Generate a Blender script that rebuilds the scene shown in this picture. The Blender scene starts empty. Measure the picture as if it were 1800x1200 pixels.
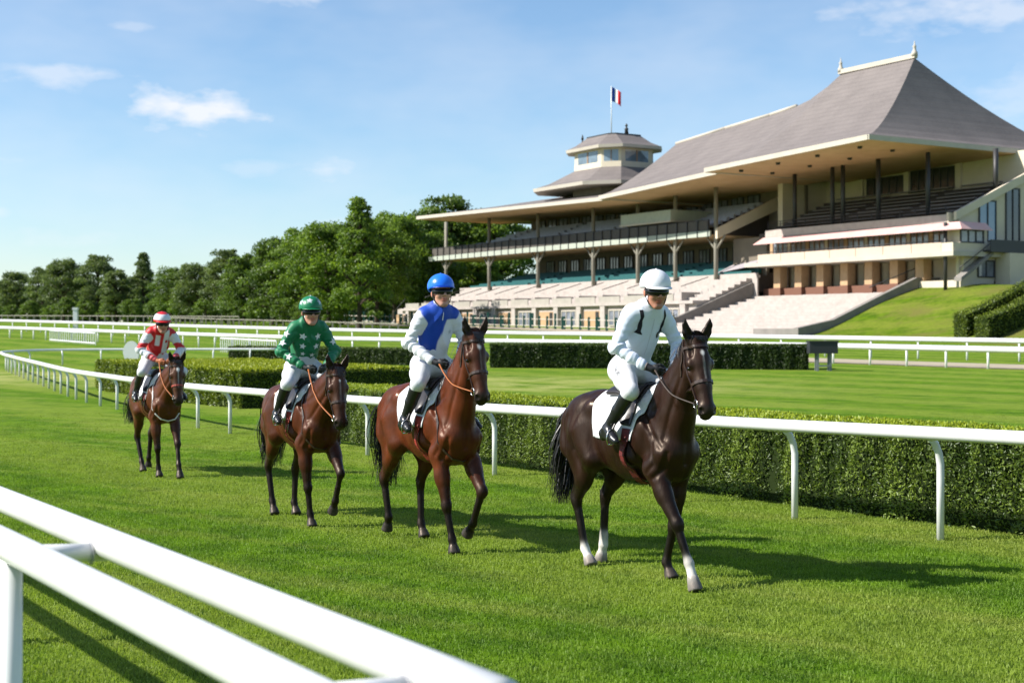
import bpy, bmesh, math, random
import numpy as np
from mathutils import Vector, Matrix
from mathutils.bvhtree import BVHTree

# ------------------------------------------------------------------ camera, sky, sun, exposure
scene = bpy.context.scene
C = scene.collection
cam_data = bpy.data.cameras.new('camera')
cam = bpy.data.objects.new('camera', cam_data)
C.objects.link(cam)
scene.camera = cam
cam.location = (0, 0, 2.1)
cam.rotation_euler = (math.radians(90), 0, 0)
cam_data.sensor_width = 36.0
cam_data.lens = 50.0
cam_data.shift_y = -20.0 / 1800.0
cam_data.clip_start = 0.1
cam_data.clip_end = 6000
cam_data.dof.use_dof = True
cam_data.dof.focus_distance = 12.6
cam_data.dof.aperture_fstop = 3.2

SUN_EL = math.radians(38.5)
SUN_TO = Vector((-0.97, -0.16, 0.0)).normalized()          # horizontal direction towards the sun
sun_dir = Vector((SUN_TO.x * math.cos(SUN_EL), SUN_TO.y * math.cos(SUN_EL), math.sin(SUN_EL)))
world = bpy.data.worlds.new('World')
scene.world = world
world.use_nodes = True
def build_world():
    nt = world.node_tree
    N = nt.nodes; L = nt.links
    N.clear()
    out = N.new('ShaderNodeOutputWorld')
    bg = N.new('ShaderNodeBackground')
    sky = N.new('ShaderNodeTexSky')
    sky.sky_type = 'NISHITA'
    sky.sun_disc = False
    sky.sun_elevation = SUN_EL
    sky.sun_rotation = math.atan2(SUN_TO.x, SUN_TO.y)
    sky.altitude = 100
    sky.air_density = 1.0
    sky.dust_density = 0.35
    sky.ozone_density = 5.5
    bg.inputs['Strength'].default_value = 0.107
    def math_(op, a, b=None, clamp=False):
        n = N.new('ShaderNodeMath'); n.operation = op; n.use_clamp = clamp
        for i, v in enumerate((a, b)):
            if v is None: continue
            if isinstance(v, (int, float)): n.inputs[i].default_value = v
            else: L.new(v, n.inputs[i])
        return n.outputs[0]
    tc = N.new('ShaderNodeTexCoord')
    sep = N.new('ShaderNodeSeparateXYZ'); L.new(tc.outputs['Generated'], sep.inputs[0])
    az = math_('ARCTAN2', sep.outputs['X'], sep.outputs['Y'])
    hyp = math_('SQRT', math_('SUBTRACT', 1.0, math_('MULTIPLY', sep.outputs['Z'], sep.outputs['Z'])))
    el = math_('ARCTAN2', sep.outputs['Z'], hyp)
    comb = N.new('ShaderNodeCombineXYZ'); L.new(az, comb.inputs['X']); L.new(math_('MULTIPLY', el, 2.4), comb.inputs['Y'])
    def noise(scale, detail, rough, off=0.0):
        n = N.new('ShaderNodeTexNoise'); n.inputs['Scale'].default_value = scale
        n.inputs['Detail'].default_value = detail; n.inputs['Roughness'].default_value = rough
        n.noise_dimensions = '4D'; n.inputs['W'].default_value = off
        L.new(comb.outputs[0], n.inputs['Vector']); return n.outputs['Fac']
    n1 = noise(38, 4, 0.52, 3.1)
    # small fair-weather clouds: azimuth, elevation, half widths (radians), strength
    clouds = [(-0.222, 0.151, .046, .0190, .95), (-0.312, 0.170, .054, .0105, .52), (-0.128, 0.112, .026, .0110, .48),
              (-0.178, .232, .095, .012, .70), (0.33, .212, .13, .020, .55), (-0.355, .078, .03, .010, .40), (0.35, .152, .06, .03, .35), (-0.26, .203, .026, .0055, .35), (-0.345, .113, .045, .008, .30), (-0.18, .112, .035, .008, .24), (-0.30, .062, .06, .009, .26), (-.12, .075, .05, .008, .2)]
    wig = math_('MULTIPLY_ADD', n1, 2.2, ); wig.node.inputs[2].default_value = -0.16
    vec = N.new('ShaderNodeCombineXYZ'); L.new(az, vec.inputs['X']); L.new(el, vec.inputs['Y'])
    dens = None
    for (a0, e0, wa, we, s) in clouds:
        sb = N.new('ShaderNodeVectorMath'); sb.operation = 'MULTIPLY_ADD'
        L.new(vec.outputs[0], sb.inputs[0]); sb.inputs[1].default_value = (1 / wa, 1 / we, 0); sb.inputs[2].default_value = (-a0 / wa, -e0 / we, 0)
        ln = N.new('ShaderNodeVectorMath'); ln.operation = 'LENGTH'; L.new(sb.outputs[0], ln.inputs[0])
        v = math_('MULTIPLY', math_('SUBTRACT', wig, ln.outputs['Value'], clamp=True), s * 1.3)
        v = math_('MINIMUM', v, s)
        dens = v if dens is None else math_('MAXIMUM', dens, v)
    # thin veil and the same kind of small clouds all round
    veil = noise(5, 4, 0.6, 1.3)
    veil = math_('MULTIPLY', math_('SUBTRACT', veil, 0.42, clamp=True), 0.9)
    dens = math_('MAXIMUM', dens, veil)
    up = math_('GREATER_THAN', sep.outputs['Z'], 0.0)
    dens = math_('MULTIPLY', dens, up)
    mix = N.new('ShaderNodeMix'); mix.data_type = 'RGBA'; mix.blend_type = 'MIX'
    L.new(math_('MULTIPLY', dens, 0.93), mix.inputs['Factor'])
    hsv = N.new('ShaderNodeHueSaturation'); hsv.inputs['Saturation'].default_value = 1.0
    tint = N.new('ShaderNodeMix'); tint.data_type = 'RGBA'; tint.blend_type = 'MULTIPLY'; tint.inputs['Factor'].default_value = 1.0
    L.new(sky.outputs[0], tint.inputs['A']); tint.inputs['B'].default_value = (1.0, .975, .915, 1)
    L.new(tint.outputs['Result'], hsv.inputs['Color'])
    L.new(hsv.outputs[0], mix.inputs['A'])
    mix.inputs['B'].default_value = (5.2, 5.3, 5.6, 1)
    L.new(mix.outputs['Result'], bg.inputs['Color'])
    L.new(bg.outputs[0], out.inputs[0])
build_world()
world.cycles.sampling_method = 'MANUAL'
world.cycles.sample_map_resolution = 512
sun_data = bpy.data.lights.new('sun', 'SUN')
sun_data.energy = 5.0
sun_data.angle = math.radians(0.55)
sun_data.color = (1.0, 0.955, 0.88)
sun = bpy.data.objects.new('sun', sun_data)
C.objects.link(sun)
sun.location = (-30, 0, 40)
sun.rotation_euler = (-sun_dir).to_track_quat('-Z', 'Y').to_euler()

scene.render.engine = 'CYCLES'
scene.cycles.use_denoising = True
scene.cycles.max_bounces = 8
scene.cycles.transparent_max_bounces = 12
scene.view_settings.view_transform = 'Standard'
scene.view_settings.look = 'None'
scene.view_settings.exposure = 0.80
scene.view_settings.gamma = 1.0
scene.view_settings.use_curve_mapping = False
# ------------------------------------------------------------------ helpers
rng = np.random.default_rng(7)
random.seed(7)
def V(*a): return np.array(a, dtype=float)
def unit(v): v = np.asarray(v, float); return v / max(1e-9, np.linalg.norm(v))

def tag(o, label=None, cat=None, group=None, kind=None):
    if label: o['label'] = label
    if cat: o['category'] = cat
    if group: o['group'] = group
    if kind: o['kind'] = kind
    return o
def empty(name, loc=(0, 0, 0), rz=0.0, scale=1.0):
    o = bpy.data.objects.new(name, None); C.objects.link(o)
    o.empty_display_size = 0.2
    o.location = loc; o.rotation_euler = (0, 0, rz); o.scale = (scale,) * 3
    return o
def mesh_np(name, verts, faces, smooth=False):
    """faces: int array (n,3) or (n,4) or a list of tuples"""
    me = bpy.data.meshes.new(name)
    verts = np.asarray(verts, dtype=np.float32)
    if isinstance(faces, np.ndarray):
        k = faces.shape[1]; nf = len(faces)
        me.vertices.add(len(verts)); me.vertices.foreach_set('co', verts.ravel())
        me.loops.add(nf * k); me.loops.foreach_set('vertex_index', faces.astype(np.int32).ravel())
        me.polygons.add(nf)
        me.polygons.foreach_set('loop_start', np.arange(0, nf * k, k, dtype=np.int32))
        me.polygons.foreach_set('loop_total', np.full(nf, k, dtype=np.int32))
        me.update(calc_edges=True)
    else:
        me.from_pydata([tuple(map(float, v)) for v in verts], [], faces); me.update()
    if smooth:
        me.polygons.foreach_set('use_smooth', np.ones(len(me.polygons), dtype=bool))
    return me
def link(name, me, mat=None, parent=None):
    o = bpy.data.objects.new(name, me); C.objects.link(o)
    if mat is not None and len(me.materials) == 0: me.materials.append(mat)
    if parent is not None: o.parent = parent
    return o
def set_col(me, cols, name='tint'):
    at = me.attributes.new(name, 'FLOAT_COLOR', 'POINT')
    c = np.ones((len(me.vertices), 4), dtype=np.float32); c[:, :3] = cols
    at.data.foreach_set('color', c.ravel())

class MB:
    """collects boxes, tubes and faces and links them as one mesh"""
    def __init__(s): s.v = []; s.f = []
    def add(s, vs, fs):
        b = len(s.v); s.v.extend([tuple(map(float, v)) for v in vs]); s.f.extend([tuple(i + b for i in f) for f in fs]); return s
    def box(s, lo, hi, fr=None):
        x0, y0, z0 = lo; x1, y1, z1 = hi
        vs = [(x0, y0, z0), (x1, y0, z0), (x1, y1, z0), (x0, y1, z0), (x0, y0, z1), (x1, y0, z1), (x1, y1, z1), (x0, y1, z1)]
        fs = [(0, 3, 2, 1), (4, 5, 6, 7), (0, 1, 5, 4), (1, 2, 6, 5), (2, 3, 7, 6), (3, 0, 4, 7)]
        if fr: vs = [fr(*v) for v in vs]
        return s.add(vs, fs)
    def hexa(s, vs):   # eight corners: bottom ring then top ring
        return s.add(vs, [(0, 3, 2, 1), (4, 5, 6, 7), (0, 1, 5, 4), (1, 2, 6, 5), (2, 3, 7, 6), (3, 0, 4, 7)])
    def tube(s, pts, rad, n=10, cap=True, flat=None):
        pts = [np.asarray(p, float) for p in pts]
        if np.isscalar(rad): rad = [rad] * len(pts)
        vs = []; fs = []
        ref = V(0, 0, 1)
        prev = None
        for i, p in enumerate(pts):
            d = unit(pts[min(i + 1, len(pts) - 1)] - pts[max(i - 1, 0)])
            if prev is None:
                a = np.cross(ref, d)
                if np.linalg.norm(a) < 1e-3: a = np.cross(V(1, 0, 0), d)
                a = unit(a)
            else:
                a = unit(prev - d * np.dot(prev, d))
            prev = a; b = np.cross(d, a)
            fa, fb = (1, 1) if flat is None else flat
            for k in range(n):
                t = 2 * math.pi * k / n
                vs.append(p + rad[i] * (fa * math.cos(t) * a + fb * math.sin(t) * b))
        for i in range(len(pts) - 1):
            for k in range(n):
                k2 = (k + 1) % n
                fs.append((i * n + k, i * n + k2, (i + 1) * n + k2, (i + 1) * n + k))
        if cap:
            fs.append(tuple(range(n - 1, -1, -1))); fs.append(tuple((len(pts) - 1) * n + k for k in range(n)))
        return s.add(vs, fs)
    def ribbon(s, pts, sides, w):
        """flat strip through pts, widened along the given side vectors"""
        vs = []; fs = []
        for i, (p, d) in enumerate(zip(pts, sides)):
            ww = w if np.isscalar(w) else w[i]
            vs += [np.asarray(p) - np.asarray(d) * ww / 2, np.asarray(p) + np.asarray(d) * ww / 2]
        for i in range(len(pts) - 1): fs.append((2 * i, 2 * i + 1, 2 * i + 3, 2 * i + 2))
        return s.add(vs, fs)
    def lathe(s, prof, centre, n=16):
        vs = []; fs = []
        for (r, z) in prof:
            for k in range(n):
                t = 2 * math.pi * k / n
                vs.append((centre[0] + r * math.cos(t), centre[1] + r * math.sin(t), centre[2] + z))
        for i in range(len(prof) - 1):
            for k in range(n):
                k2 = (k + 1) % n
                fs.append((i * n + k, i * n + k2, (i + 1) * n + k2, (i + 1) * n + k))
        fs.append(tuple(range(n - 1, -1, -1))); fs.append(tuple((len(prof) - 1) * n + k for k in range(n)))
        return s.add(vs, fs)
    def mesh(s, name, smooth=False): 
        return mesh_np(name, s.v, s.f, smooth)
    def build(s, name, mat, parent=None, smooth=False):
        return link(name, s.mesh(name, smooth), mat, parent)

# ---------------- materials
MATS = {}
def mat(name, col=(.5, .5, .5), rough=.6, spec=.5, metal=0., noise=None, bump=None, coat=0., attr=None, trans=0., sheen=0., sss=0.):
    """procedural material. noise=(scale, amount, col2[, detail]); bump=(scale, strength, distance)"""
    if name in MATS: return MATS[name]
    m = bpy.data.materials.new(name); m.use_nodes = True
    nt = m.node_tree; N = nt.nodes; L = nt.links
    p = N['Principled BSDF']
    p.inputs['Base Color'].default_value = (*col, 1); p.inputs['Roughness'].default_value = rough
    p.inputs['Specular IOR Level'].default_value = spec; p.inputs['Metallic'].default_value = metal
    p.inputs['Coat Weight'].default_value = coat; p.inputs['Coat Roughness'].default_value = 0.25
    if sheen: p.inputs['Sheen Weight'].default_value = sheen
    if sss:
        p.inputs['Subsurface Weight'].default_value = sss; p.inputs['Subsurface Radius'].default_value = (.012, .004, .002); p.inputs['Subsurface Scale'].default_value = 1.0
    tc = N.new('ShaderNodeTexCoord')
    src = None
    if attr:
        a = N.new('ShaderNodeAttribute'); a.attribute_name = attr; src = a.outputs['Color']
    if noise:
        t = N.new('ShaderNodeTexNoise'); t.inputs['Scale'].default_value = noise[0]; t.inputs['Detail'].default_value = noise[3] if len(noise) > 3 else 5
        t.inputs['Roughness'].default_value = .65
        L.new(tc.outputs['Object'], t.inputs['Vector'])
        r = N.new('ShaderNodeMapRange'); r.inputs['From Min'].default_value = .32; r.inputs['From Max'].default_value = .68
        r.inputs['To Min'].default_value = 0; r.inputs['To Max'].default_value = noise[1]
        L.new(t.outputs['Fac'], r.inputs['Value'])
        mx = N.new('ShaderNodeMix'); mx.data_type = 'RGBA'
        L.new(r.outputs[0], mx.inputs['Factor'])
        if src is not None:
            mx.blend_type = 'MULTIPLY'; L.new(src, mx.inputs['A'])
        else: mx.inputs['A'].default_value = (*col, 1)
        mx.inputs['B'].default_value = (*noise[2], 1)
        src = mx.outputs['Result']
    if src is not None: L.new(src, p.inputs['Base Color'])
    if bump:
        t2 = N.new('ShaderNodeTexNoise'); t2.inputs['Scale'].default_value = bump[0]; t2.inputs['Detail'].default_value = 4
        L.new(tc.outputs['Object'], t2.inputs['Vector'])
        b = N.new('ShaderNodeBump'); b.inputs['Strength'].default_value = bump[1]; b.inputs['Distance'].default_value = bump[2]
        L.new(t2.outputs['Fac'], b.inputs['Height']); L.new(b.outputs[0], p.inputs['Normal'])
    MATS[name] = m
    return m

# ---------------- signed distance bodies
def s_cone(a, b, ra, rb, sq=None, k=.03, tag_='c', mode='u', cap=False):
    """tapered capsule a-b; sq=(axis, factor): narrower along axis by factor"""
    a = V(*a); b = V(*b); R_ = max(ra, rb)
    lo = np.minimum(a, b) - R_; hi = np.maximum(a, b) + R_
    n, s = (unit(sq[0]), sq[1]) if sq is not None else (None, 1.)
    def f(x, y, z):
        px, py, pz = x - a[0], y - a[1], z - a[2]
        d = b - a
        if n is not None:
            q = (px * n[0] + py * n[1] + pz * n[2]) * (s - 1)
            px = px + q * n[0]; py = py + q * n[1]; pz = pz + q * n[2]
            dn = np.dot(d, n) * (s - 1); d = d + dn * n
        L2 = max(1e-9, np.dot(d, d))
        t = np.clip((px * d[0] + py * d[1] + pz * d[2]) / L2, 0, 1)
        r = np.sqrt((px - t * d[0]) ** 2 + (py - t * d[1]) ** 2 + (pz - t * d[2]) ** 2)
        o = r - (ra + (rb - ra) * t)
        if cap:
            tt = (px * d[0] + py * d[1] + pz * d[2]) / L2; ln = math.sqrt(L2)
            o = np.maximum(o, np.maximum(-tt * ln, (tt - 1) * ln))
        if s > 1: o = o / (1 + (s - 1) * .45)
        return o
    return (f, lo, hi, k, tag_, mode)
def s_ell(c, r, rot=None, k=.03, tag_='c', mode='u'):
    c = V(*c); r = V(*r); R_ = r.max()
    lo, hi = c - R_, c + R_
    M = np.eye(3) if rot is None else np.asarray(rot)   # columns: the ellipsoid's axes
    if rot is None: lo, hi = c - r, c + r
    def f(x, y, z):
        dx, dy, dz = x - c[0], y - c[1], z - c[2]
        u = [(dx * M[0, i] + dy * M[1, i] + dz * M[2, i]) for i in range(3)]
        k0 = np.sqrt((u[0] / r[0]) ** 2 + (u[1] / r[1]) ** 2 + (u[2] / r[2]) ** 2)
        k1 = np.sqrt((u[0] / r[0] ** 2) ** 2 + (u[1] / r[1] ** 2) ** 2 + (u[2] / r[2] ** 2) ** 2) + 1e-9
        return k0 * (k0 - 1) / k1
    return (f, lo, hi, k, tag_, mode)
def sdf_mesh(prims, h, extra=None, pad=.04):
    """smooth union of the primitives, polygonised with surface nets"""
    us = [p for p in prims if p[5] == 'u']
    lo = np.min([p[1] for p in us], 0) - pad; hi = np.max([p[2] for p in us], 0) + pad
    n = np.ceil((hi - lo) / h).astype(int) + 1
    gx, gy, gz = [(lo[i] + h * np.arange(n[i])).astype(np.float32) for i in range(3)]
    D = np.full(n, .25, dtype=np.float32)
    for (f, pl, ph, k, tg, mode) in prims:
        m = k + 3 * h
        i0 = np.maximum(0, np.floor((pl - m - lo) / h).astype(int)); i1 = np.minimum(n, np.ceil((ph + m - lo) / h).astype(int) + 1)
        if np.any(i1 <= i0): continue
        s = tuple(slice(a, b) for a, b in zip(i0, i1))
        d = f(gx[s[0]][:, None, None], gy[s[1]][None, :, None], gz[s[2]][None, None, :])
        A = D[s]
        if mode == 'u':
            hh = np.clip(.5 + .5 * (A - d) / k, 0, 1); D[s] = A * (1 - hh) + d * hh - k * hh * (1 - hh)
        else:
            d = -d
            hh = np.clip(.5 + .5 * (d - A) / k, 0, 1); D[s] = A * (1 - hh) + d * hh + k * hh * (1 - hh)
    if extra is not None: D = extra(D, gx[:, None, None], gy[None, :, None], gz[None, None, :])
    S = D < 0
    cs = np.zeros(n - 1, dtype=np.int8)
    for dx in (0, 1):
        for dy in (0, 1):
            for dz in (0, 1): cs += S[dx:n[0] - 1 + dx, dy:n[1] - 1 + dy, dz:n[2] - 1 + dz]
    act = (cs > 0) & (cs < 8)
    idx = np.argwhere(act)
    cid = np.full(n - 1, -1, dtype=np.int32); cid[act] = np.arange(len(idx))
    acc = np.zeros((len(idx), 3)); cnt = np.zeros(len(idx))
    corners = [(0, 0, 0), (1, 0, 0), (0, 1, 0), (1, 1, 0), (0, 0, 1), (1, 0, 1), (0, 1, 1), (1, 1, 1)]
    for a in range(8):
        for b in range(a + 1, 8):
            ca, cb = np.array(corners[a]), np.array(corners[b])
            if np.abs(ca - cb).sum() != 1: continue
            va = D[tuple((idx + ca).T)]; vb = D[tuple((idx + cb).T)]
            cr = (va < 0) != (vb < 0)
            t = np.where(cr, va / np.where(cr, va - vb, 1), 0)
            acc += np.where(cr[:, None], ca + t[:, None] * (cb - ca), 0); cnt += cr
    verts = lo + h * (idx + acc / cnt[:, None])
    faces = []
    for ax in range(3):
        o1, o2 = [(1, 2), (2, 0), (0, 1)][ax]
        sl0 = [slice(None)] * 3; sl1 = [slice(None)] * 3
        sl0[ax] = slice(0, n[ax] - 1); sl1[ax] = slice(1, n[ax])
        ch = S[tuple(sl0)] != S[tuple(sl1)]
        e = np.argwhere(ch)
        e = e[(e[:, o1] > 0) & (e[:, o2] > 0) & (e[:, o1] < n[o1] - 1) & (e[:, o2] < n[o2] - 1)]
        u1 = np.zeros(3, int); u1[o1] = 1; u2 = np.zeros(3, int); u2[o2] = 1
        q = np.stack([cid[tuple((e - u1 - u2).T)], cid[tuple((e - u2).T)], cid[tuple(e.T)], cid[tuple((e - u1).T)]], 1)
        ins = S[tuple(e.T)]
        q[~ins] = q[~ins][:, ::-1]
        faces.append(q)
    faces = np.concatenate(faces)
    faces = faces[(faces >= 0).all(1)]
    return verts, faces
def relax(verts, faces, it=2, lam=.5):
    e = np.concatenate([faces[:, [0, 1]], faces[:, [1, 2]], faces[:, [2, 3]], faces[:, [3, 0]]])
    e = np.concatenate([e, e[:, ::-1]])
    deg = np.bincount(e[:, 0], minlength=len(verts))[:, None]
    for i in range(it):
        s = np.stack([np.bincount(e[:, 0], weights=verts[e[:, 1], k], minlength=len(verts)) for k in range(3)], 1)
        verts = verts + lam * (s / np.maximum(deg, 1) - verts)
    return verts
def tag_weights(prims, verts, soft=.012):
    """how strongly each vertex belongs to each tag"""
    us = [p for p in prims if p[5] == 'u']
    ds = np.stack([p[0](verts[:, 0], verts[:, 1], verts[:, 2]) for p in us], 1)
    w = np.exp(-(ds - ds.min(1, keepdims=True)) / soft)
    w /= w.sum(1, keepdims=True)
    out = {}
    for i, p in enumerate(us): out[p[4]] = out.get(p[4], 0) + w[:, i]
    return out
def wob(v, f, seed=0, n=6):
    """cheap smooth noise, about -1..1"""
    r = np.random.default_rng(seed); o = 0
    for i in range(n):
        d = r.normal(size=3); d /= np.linalg.norm(d); o = o + np.sin((v @ d) * f * r.uniform(.6, 1.6) + r.uniform(0, 6.28) + 1.3 * np.sin((v @ r.normal(size=3)) * f * .5))
    return o / math.sqrt(n) * .8
def bvh_of(verts, faces):
    return BVHTree.FromPolygons([tuple(v) for v in verts.tolist()], faces.tolist())
def bez(p, n):
    """Catmull-Rom through the points"""
    p = [V(*q) for q in p]; p = [2 * p[0] - p[1]] + p + [2 * p[-1] - p[-2]]
    out = []
    for i in range(1, len(p) - 2):
        for j in range(n):
            t = j / n
            out.append(.5 * ((2 * p[i]) + (-p[i - 1] + p[i + 1]) * t + (2 * p[i - 1] - 5 * p[i] + 4 * p[i + 1] - p[i + 2]) * t * t + (-p[i - 1] + 3 * p[i] - 3 * p[i + 1] + p[i + 2]) * t ** 3))
    out.append(p[-2]); return out
def vnormals(v, f):
    n = np.cross(v[f[:, 2]] - v[f[:, 0]], v[f[:, 3]] - v[f[:, 1]])
    out = np.stack([sum(np.bincount(f[:, j], weights=n[:, k], minlength=len(v)) for j in range(4)) for k in range(3)], 1)
    return out / np.maximum(1e-9, np.linalg.norm(out, axis=1, keepdims=True))
# ------------------------------------------------------------------ ground
_ky = np.array([-400, 45, 70, 95, 120, 150, 180, 220, 260, 400, 1000, 4000.]); _kz = np.array([0, 0, .17, .50, 1.0, 1.75, 2.5, 3.1, 3.6, 4.4, 6.0, 8.0])
_yy = np.arange(-400, 4000, 4.0); _zz = np.interp(_yy, _ky, _kz)
for _ in range(3): _zz = np.convolve(np.pad(_zz, 3, 'edge'), np.ones(7) / 7, 'valid')
_zz[_yy < 40] = 0
def gz(y): return float(np.interp(y, _yy, _zz))
def node_kit(m):
    N = m.node_tree.nodes; L = m.node_tree.links
    def mth(op, a, b=None, clamp=False):
        n = N.new('ShaderNodeMath'); n.operation = op; n.use_clamp = clamp
        for i, v in enumerate((a, b)):
            if v is None: continue
            if isinstance(v, (int, float)): n.inputs[i].default_value = v
            else: L.new(v, n.inputs[i])
        return n.outputs[0]
    def noise(sc, det=4, vec=None, rough=.6, dist=0.):
        t = N.new('ShaderNodeTexNoise'); t.inputs['Scale'].default_value = sc; t.inputs['Detail'].default_value = det; t.inputs['Roughness'].default_value = rough; t.inputs['Distortion'].default_value = dist
        if vec is not None: L.new(vec, t.inputs['Vector'])
        return t.outputs['Fac']
    def mix(fac, a, b, blend='MIX'):
        x = N.new('ShaderNodeMix'); x.data_type = 'RGBA'; x.blend_type = blend
        for s, v in (('Factor', fac), ('A', a), ('B', b)):
            if isinstance(v, (int, float)): x.inputs[s].default_value = v
            elif isinstance(v, tuple): x.inputs[s].default_value = (*v, 1)
            else: L.new(v, x.inputs[s])
        return x.outputs['Result']
    def mapr(v, a, b, c=0., d=1.):
        r = N.new('ShaderNodeMapRange'); L.new(v, r.inputs['Value'])
        for k, q in zip(('From Min', 'From Max', 'To Min', 'To Max'), (a, b, c, d)): r.inputs[k].default_value = q
        return r.outputs[0]
    return N, L, mth, noise, mix, mapr
GRASS_A = (.116, .216, .012); GRASS_B = (.070, .150, .009); GRASS_C = (.205, .268, .040)
def grass_colour(m, pos):
    """turf tone from world position: mown bands, patches, drier tufts"""
    N, L, mth, noise, mix, mapr = node_kit(m)
    sep = N.new('ShaderNodeSeparateXYZ'); L.new(pos, sep.inputs[0])
    big = noise(.22, 3, pos); mid = noise(1.3, 4, pos); 
    along = mth('ADD', mth('MULTIPLY', sep.outputs['X'], .80), mth('MULTIPLY', sep.outputs['Y'], .60))
    wv = mth('SINE', mth('ADD', mth('MULTIPLY', along, 1.45), mth('MULTIPLY', big, 5.0)))
    c = mix(mapr(mid, .40, .60), GRASS_A, GRASS_B)
    c = mix(mth('MULTIPLY', mapr(wv, -.4, .4), .56), c, GRASS_C)
    c = mix(mth('MULTIPLY', mapr(big, .48, .68), .38), c, GRASS_C)
    mp = N.new('ShaderNodeMapping'); mp.inputs['Rotation'].default_value = (0, 0, math.radians(33)); mp.inputs['Scale'].default_value = (1, 1, 1); L.new(pos, mp.inputs['Vector'])
    m2 = N.new('ShaderNodeMapping'); m2.inputs['Scale'].default_value = (.16, 1.5, 1); L.new(mp.outputs[0], m2.inputs['Vector'])
    c = mix(mth('MULTIPLY', mapr(noise(1.0, 4, m2.outputs[0]), .50, .66), .50), c, (.235, .275, .062))       # streaks along the track
    c = mix(mth('MULTIPLY', mapr(noise(2.6, 5, pos, .7), .54, .66), .45), c, (.045, .105, .010))              # deeper clumps
    # pale rough grass left standing between the hedges
    band = mth('SUBTRACT', sep.outputs['Y'], mth('MULTIPLY', sep.outputs['X'], -.25))
    r1 = mapr(mth('ABSOLUTE', mth('SUBTRACT', band, 54.0)), 9.0, 4.0)
    r1 = mth('MULTIPLY', r1, mapr(noise(.5, 4, pos), .38, .60)); r1 = mth('MULTIPLY', r1, mapr(sep.outputs['X'], 12.0, 4.0))
    c = mix(mth('MULTIPLY', r1, .95), c, (.32, .34, .11))
    return c
def ground_material(name='turf', tint=(1, 1, 1)):
    m = bpy.data.materials.new(name); m.use_nodes = True
    N, L, mth, noise, mix, mapr = node_kit(m)
    p = N['Principled BSDF']; g = N.new('ShaderNodeNewGeometry'); pos = g.outputs['Position']
    c = mix(1.0, grass_colour(m, pos), tint, 'MULTIPLY')
    if name != 'turf': c = mix(mapr(noise(.16, 5, pos, .7), .46, .62), c, (.150, .150, .040))     # dry patches on the bank
    fine = noise(38, 5, pos, .7); 
    c = mix(mapr(fine, .30, .72), mix(1.0, c, (.62, .66, .55), 'MULTIPLY'), mix(1.0, c, (1.18, 1.14, 1.1), 'MULTIPLY'))
    L.new(c, p.inputs['Base Color']); p.inputs['Roughness'].default_value = 1.0; p.inputs['Specular IOR Level'].default_value = .04
    b = N.new('ShaderNodeBump'); b.inputs['Strength'].default_value = .7; b.inputs['Distance'].default_value = .04
    L.new(noise(22, 6, pos, .75), b.inputs['Height']); L.new(b.outputs[0], p.inputs['Normal'])
    return m
turf = ground_material()
ys = np.concatenate([np.arange(-200, 40, 20), np.arange(40, 400, 4), np.array([450, 520, 650, 800, 1000, 1400, 2000, 3000, 3990.])])
gv = []; 
for y in ys: gv += [(-3500, y, gz(y)), (-400, y, gz(y)), (0, y, gz(y)), (400, y, gz(y)), (3500, y, gz(y))]
gf = [(i * 5 + k, i * 5 + k + 1, i * 5 + k + 6, i * 5 + k + 5) for i in range(len(ys) - 1) for k in range(4)]
tag(link('ground', mesh_np('ground', gv, np.array(gf), True), turf), kind='structure')

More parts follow.
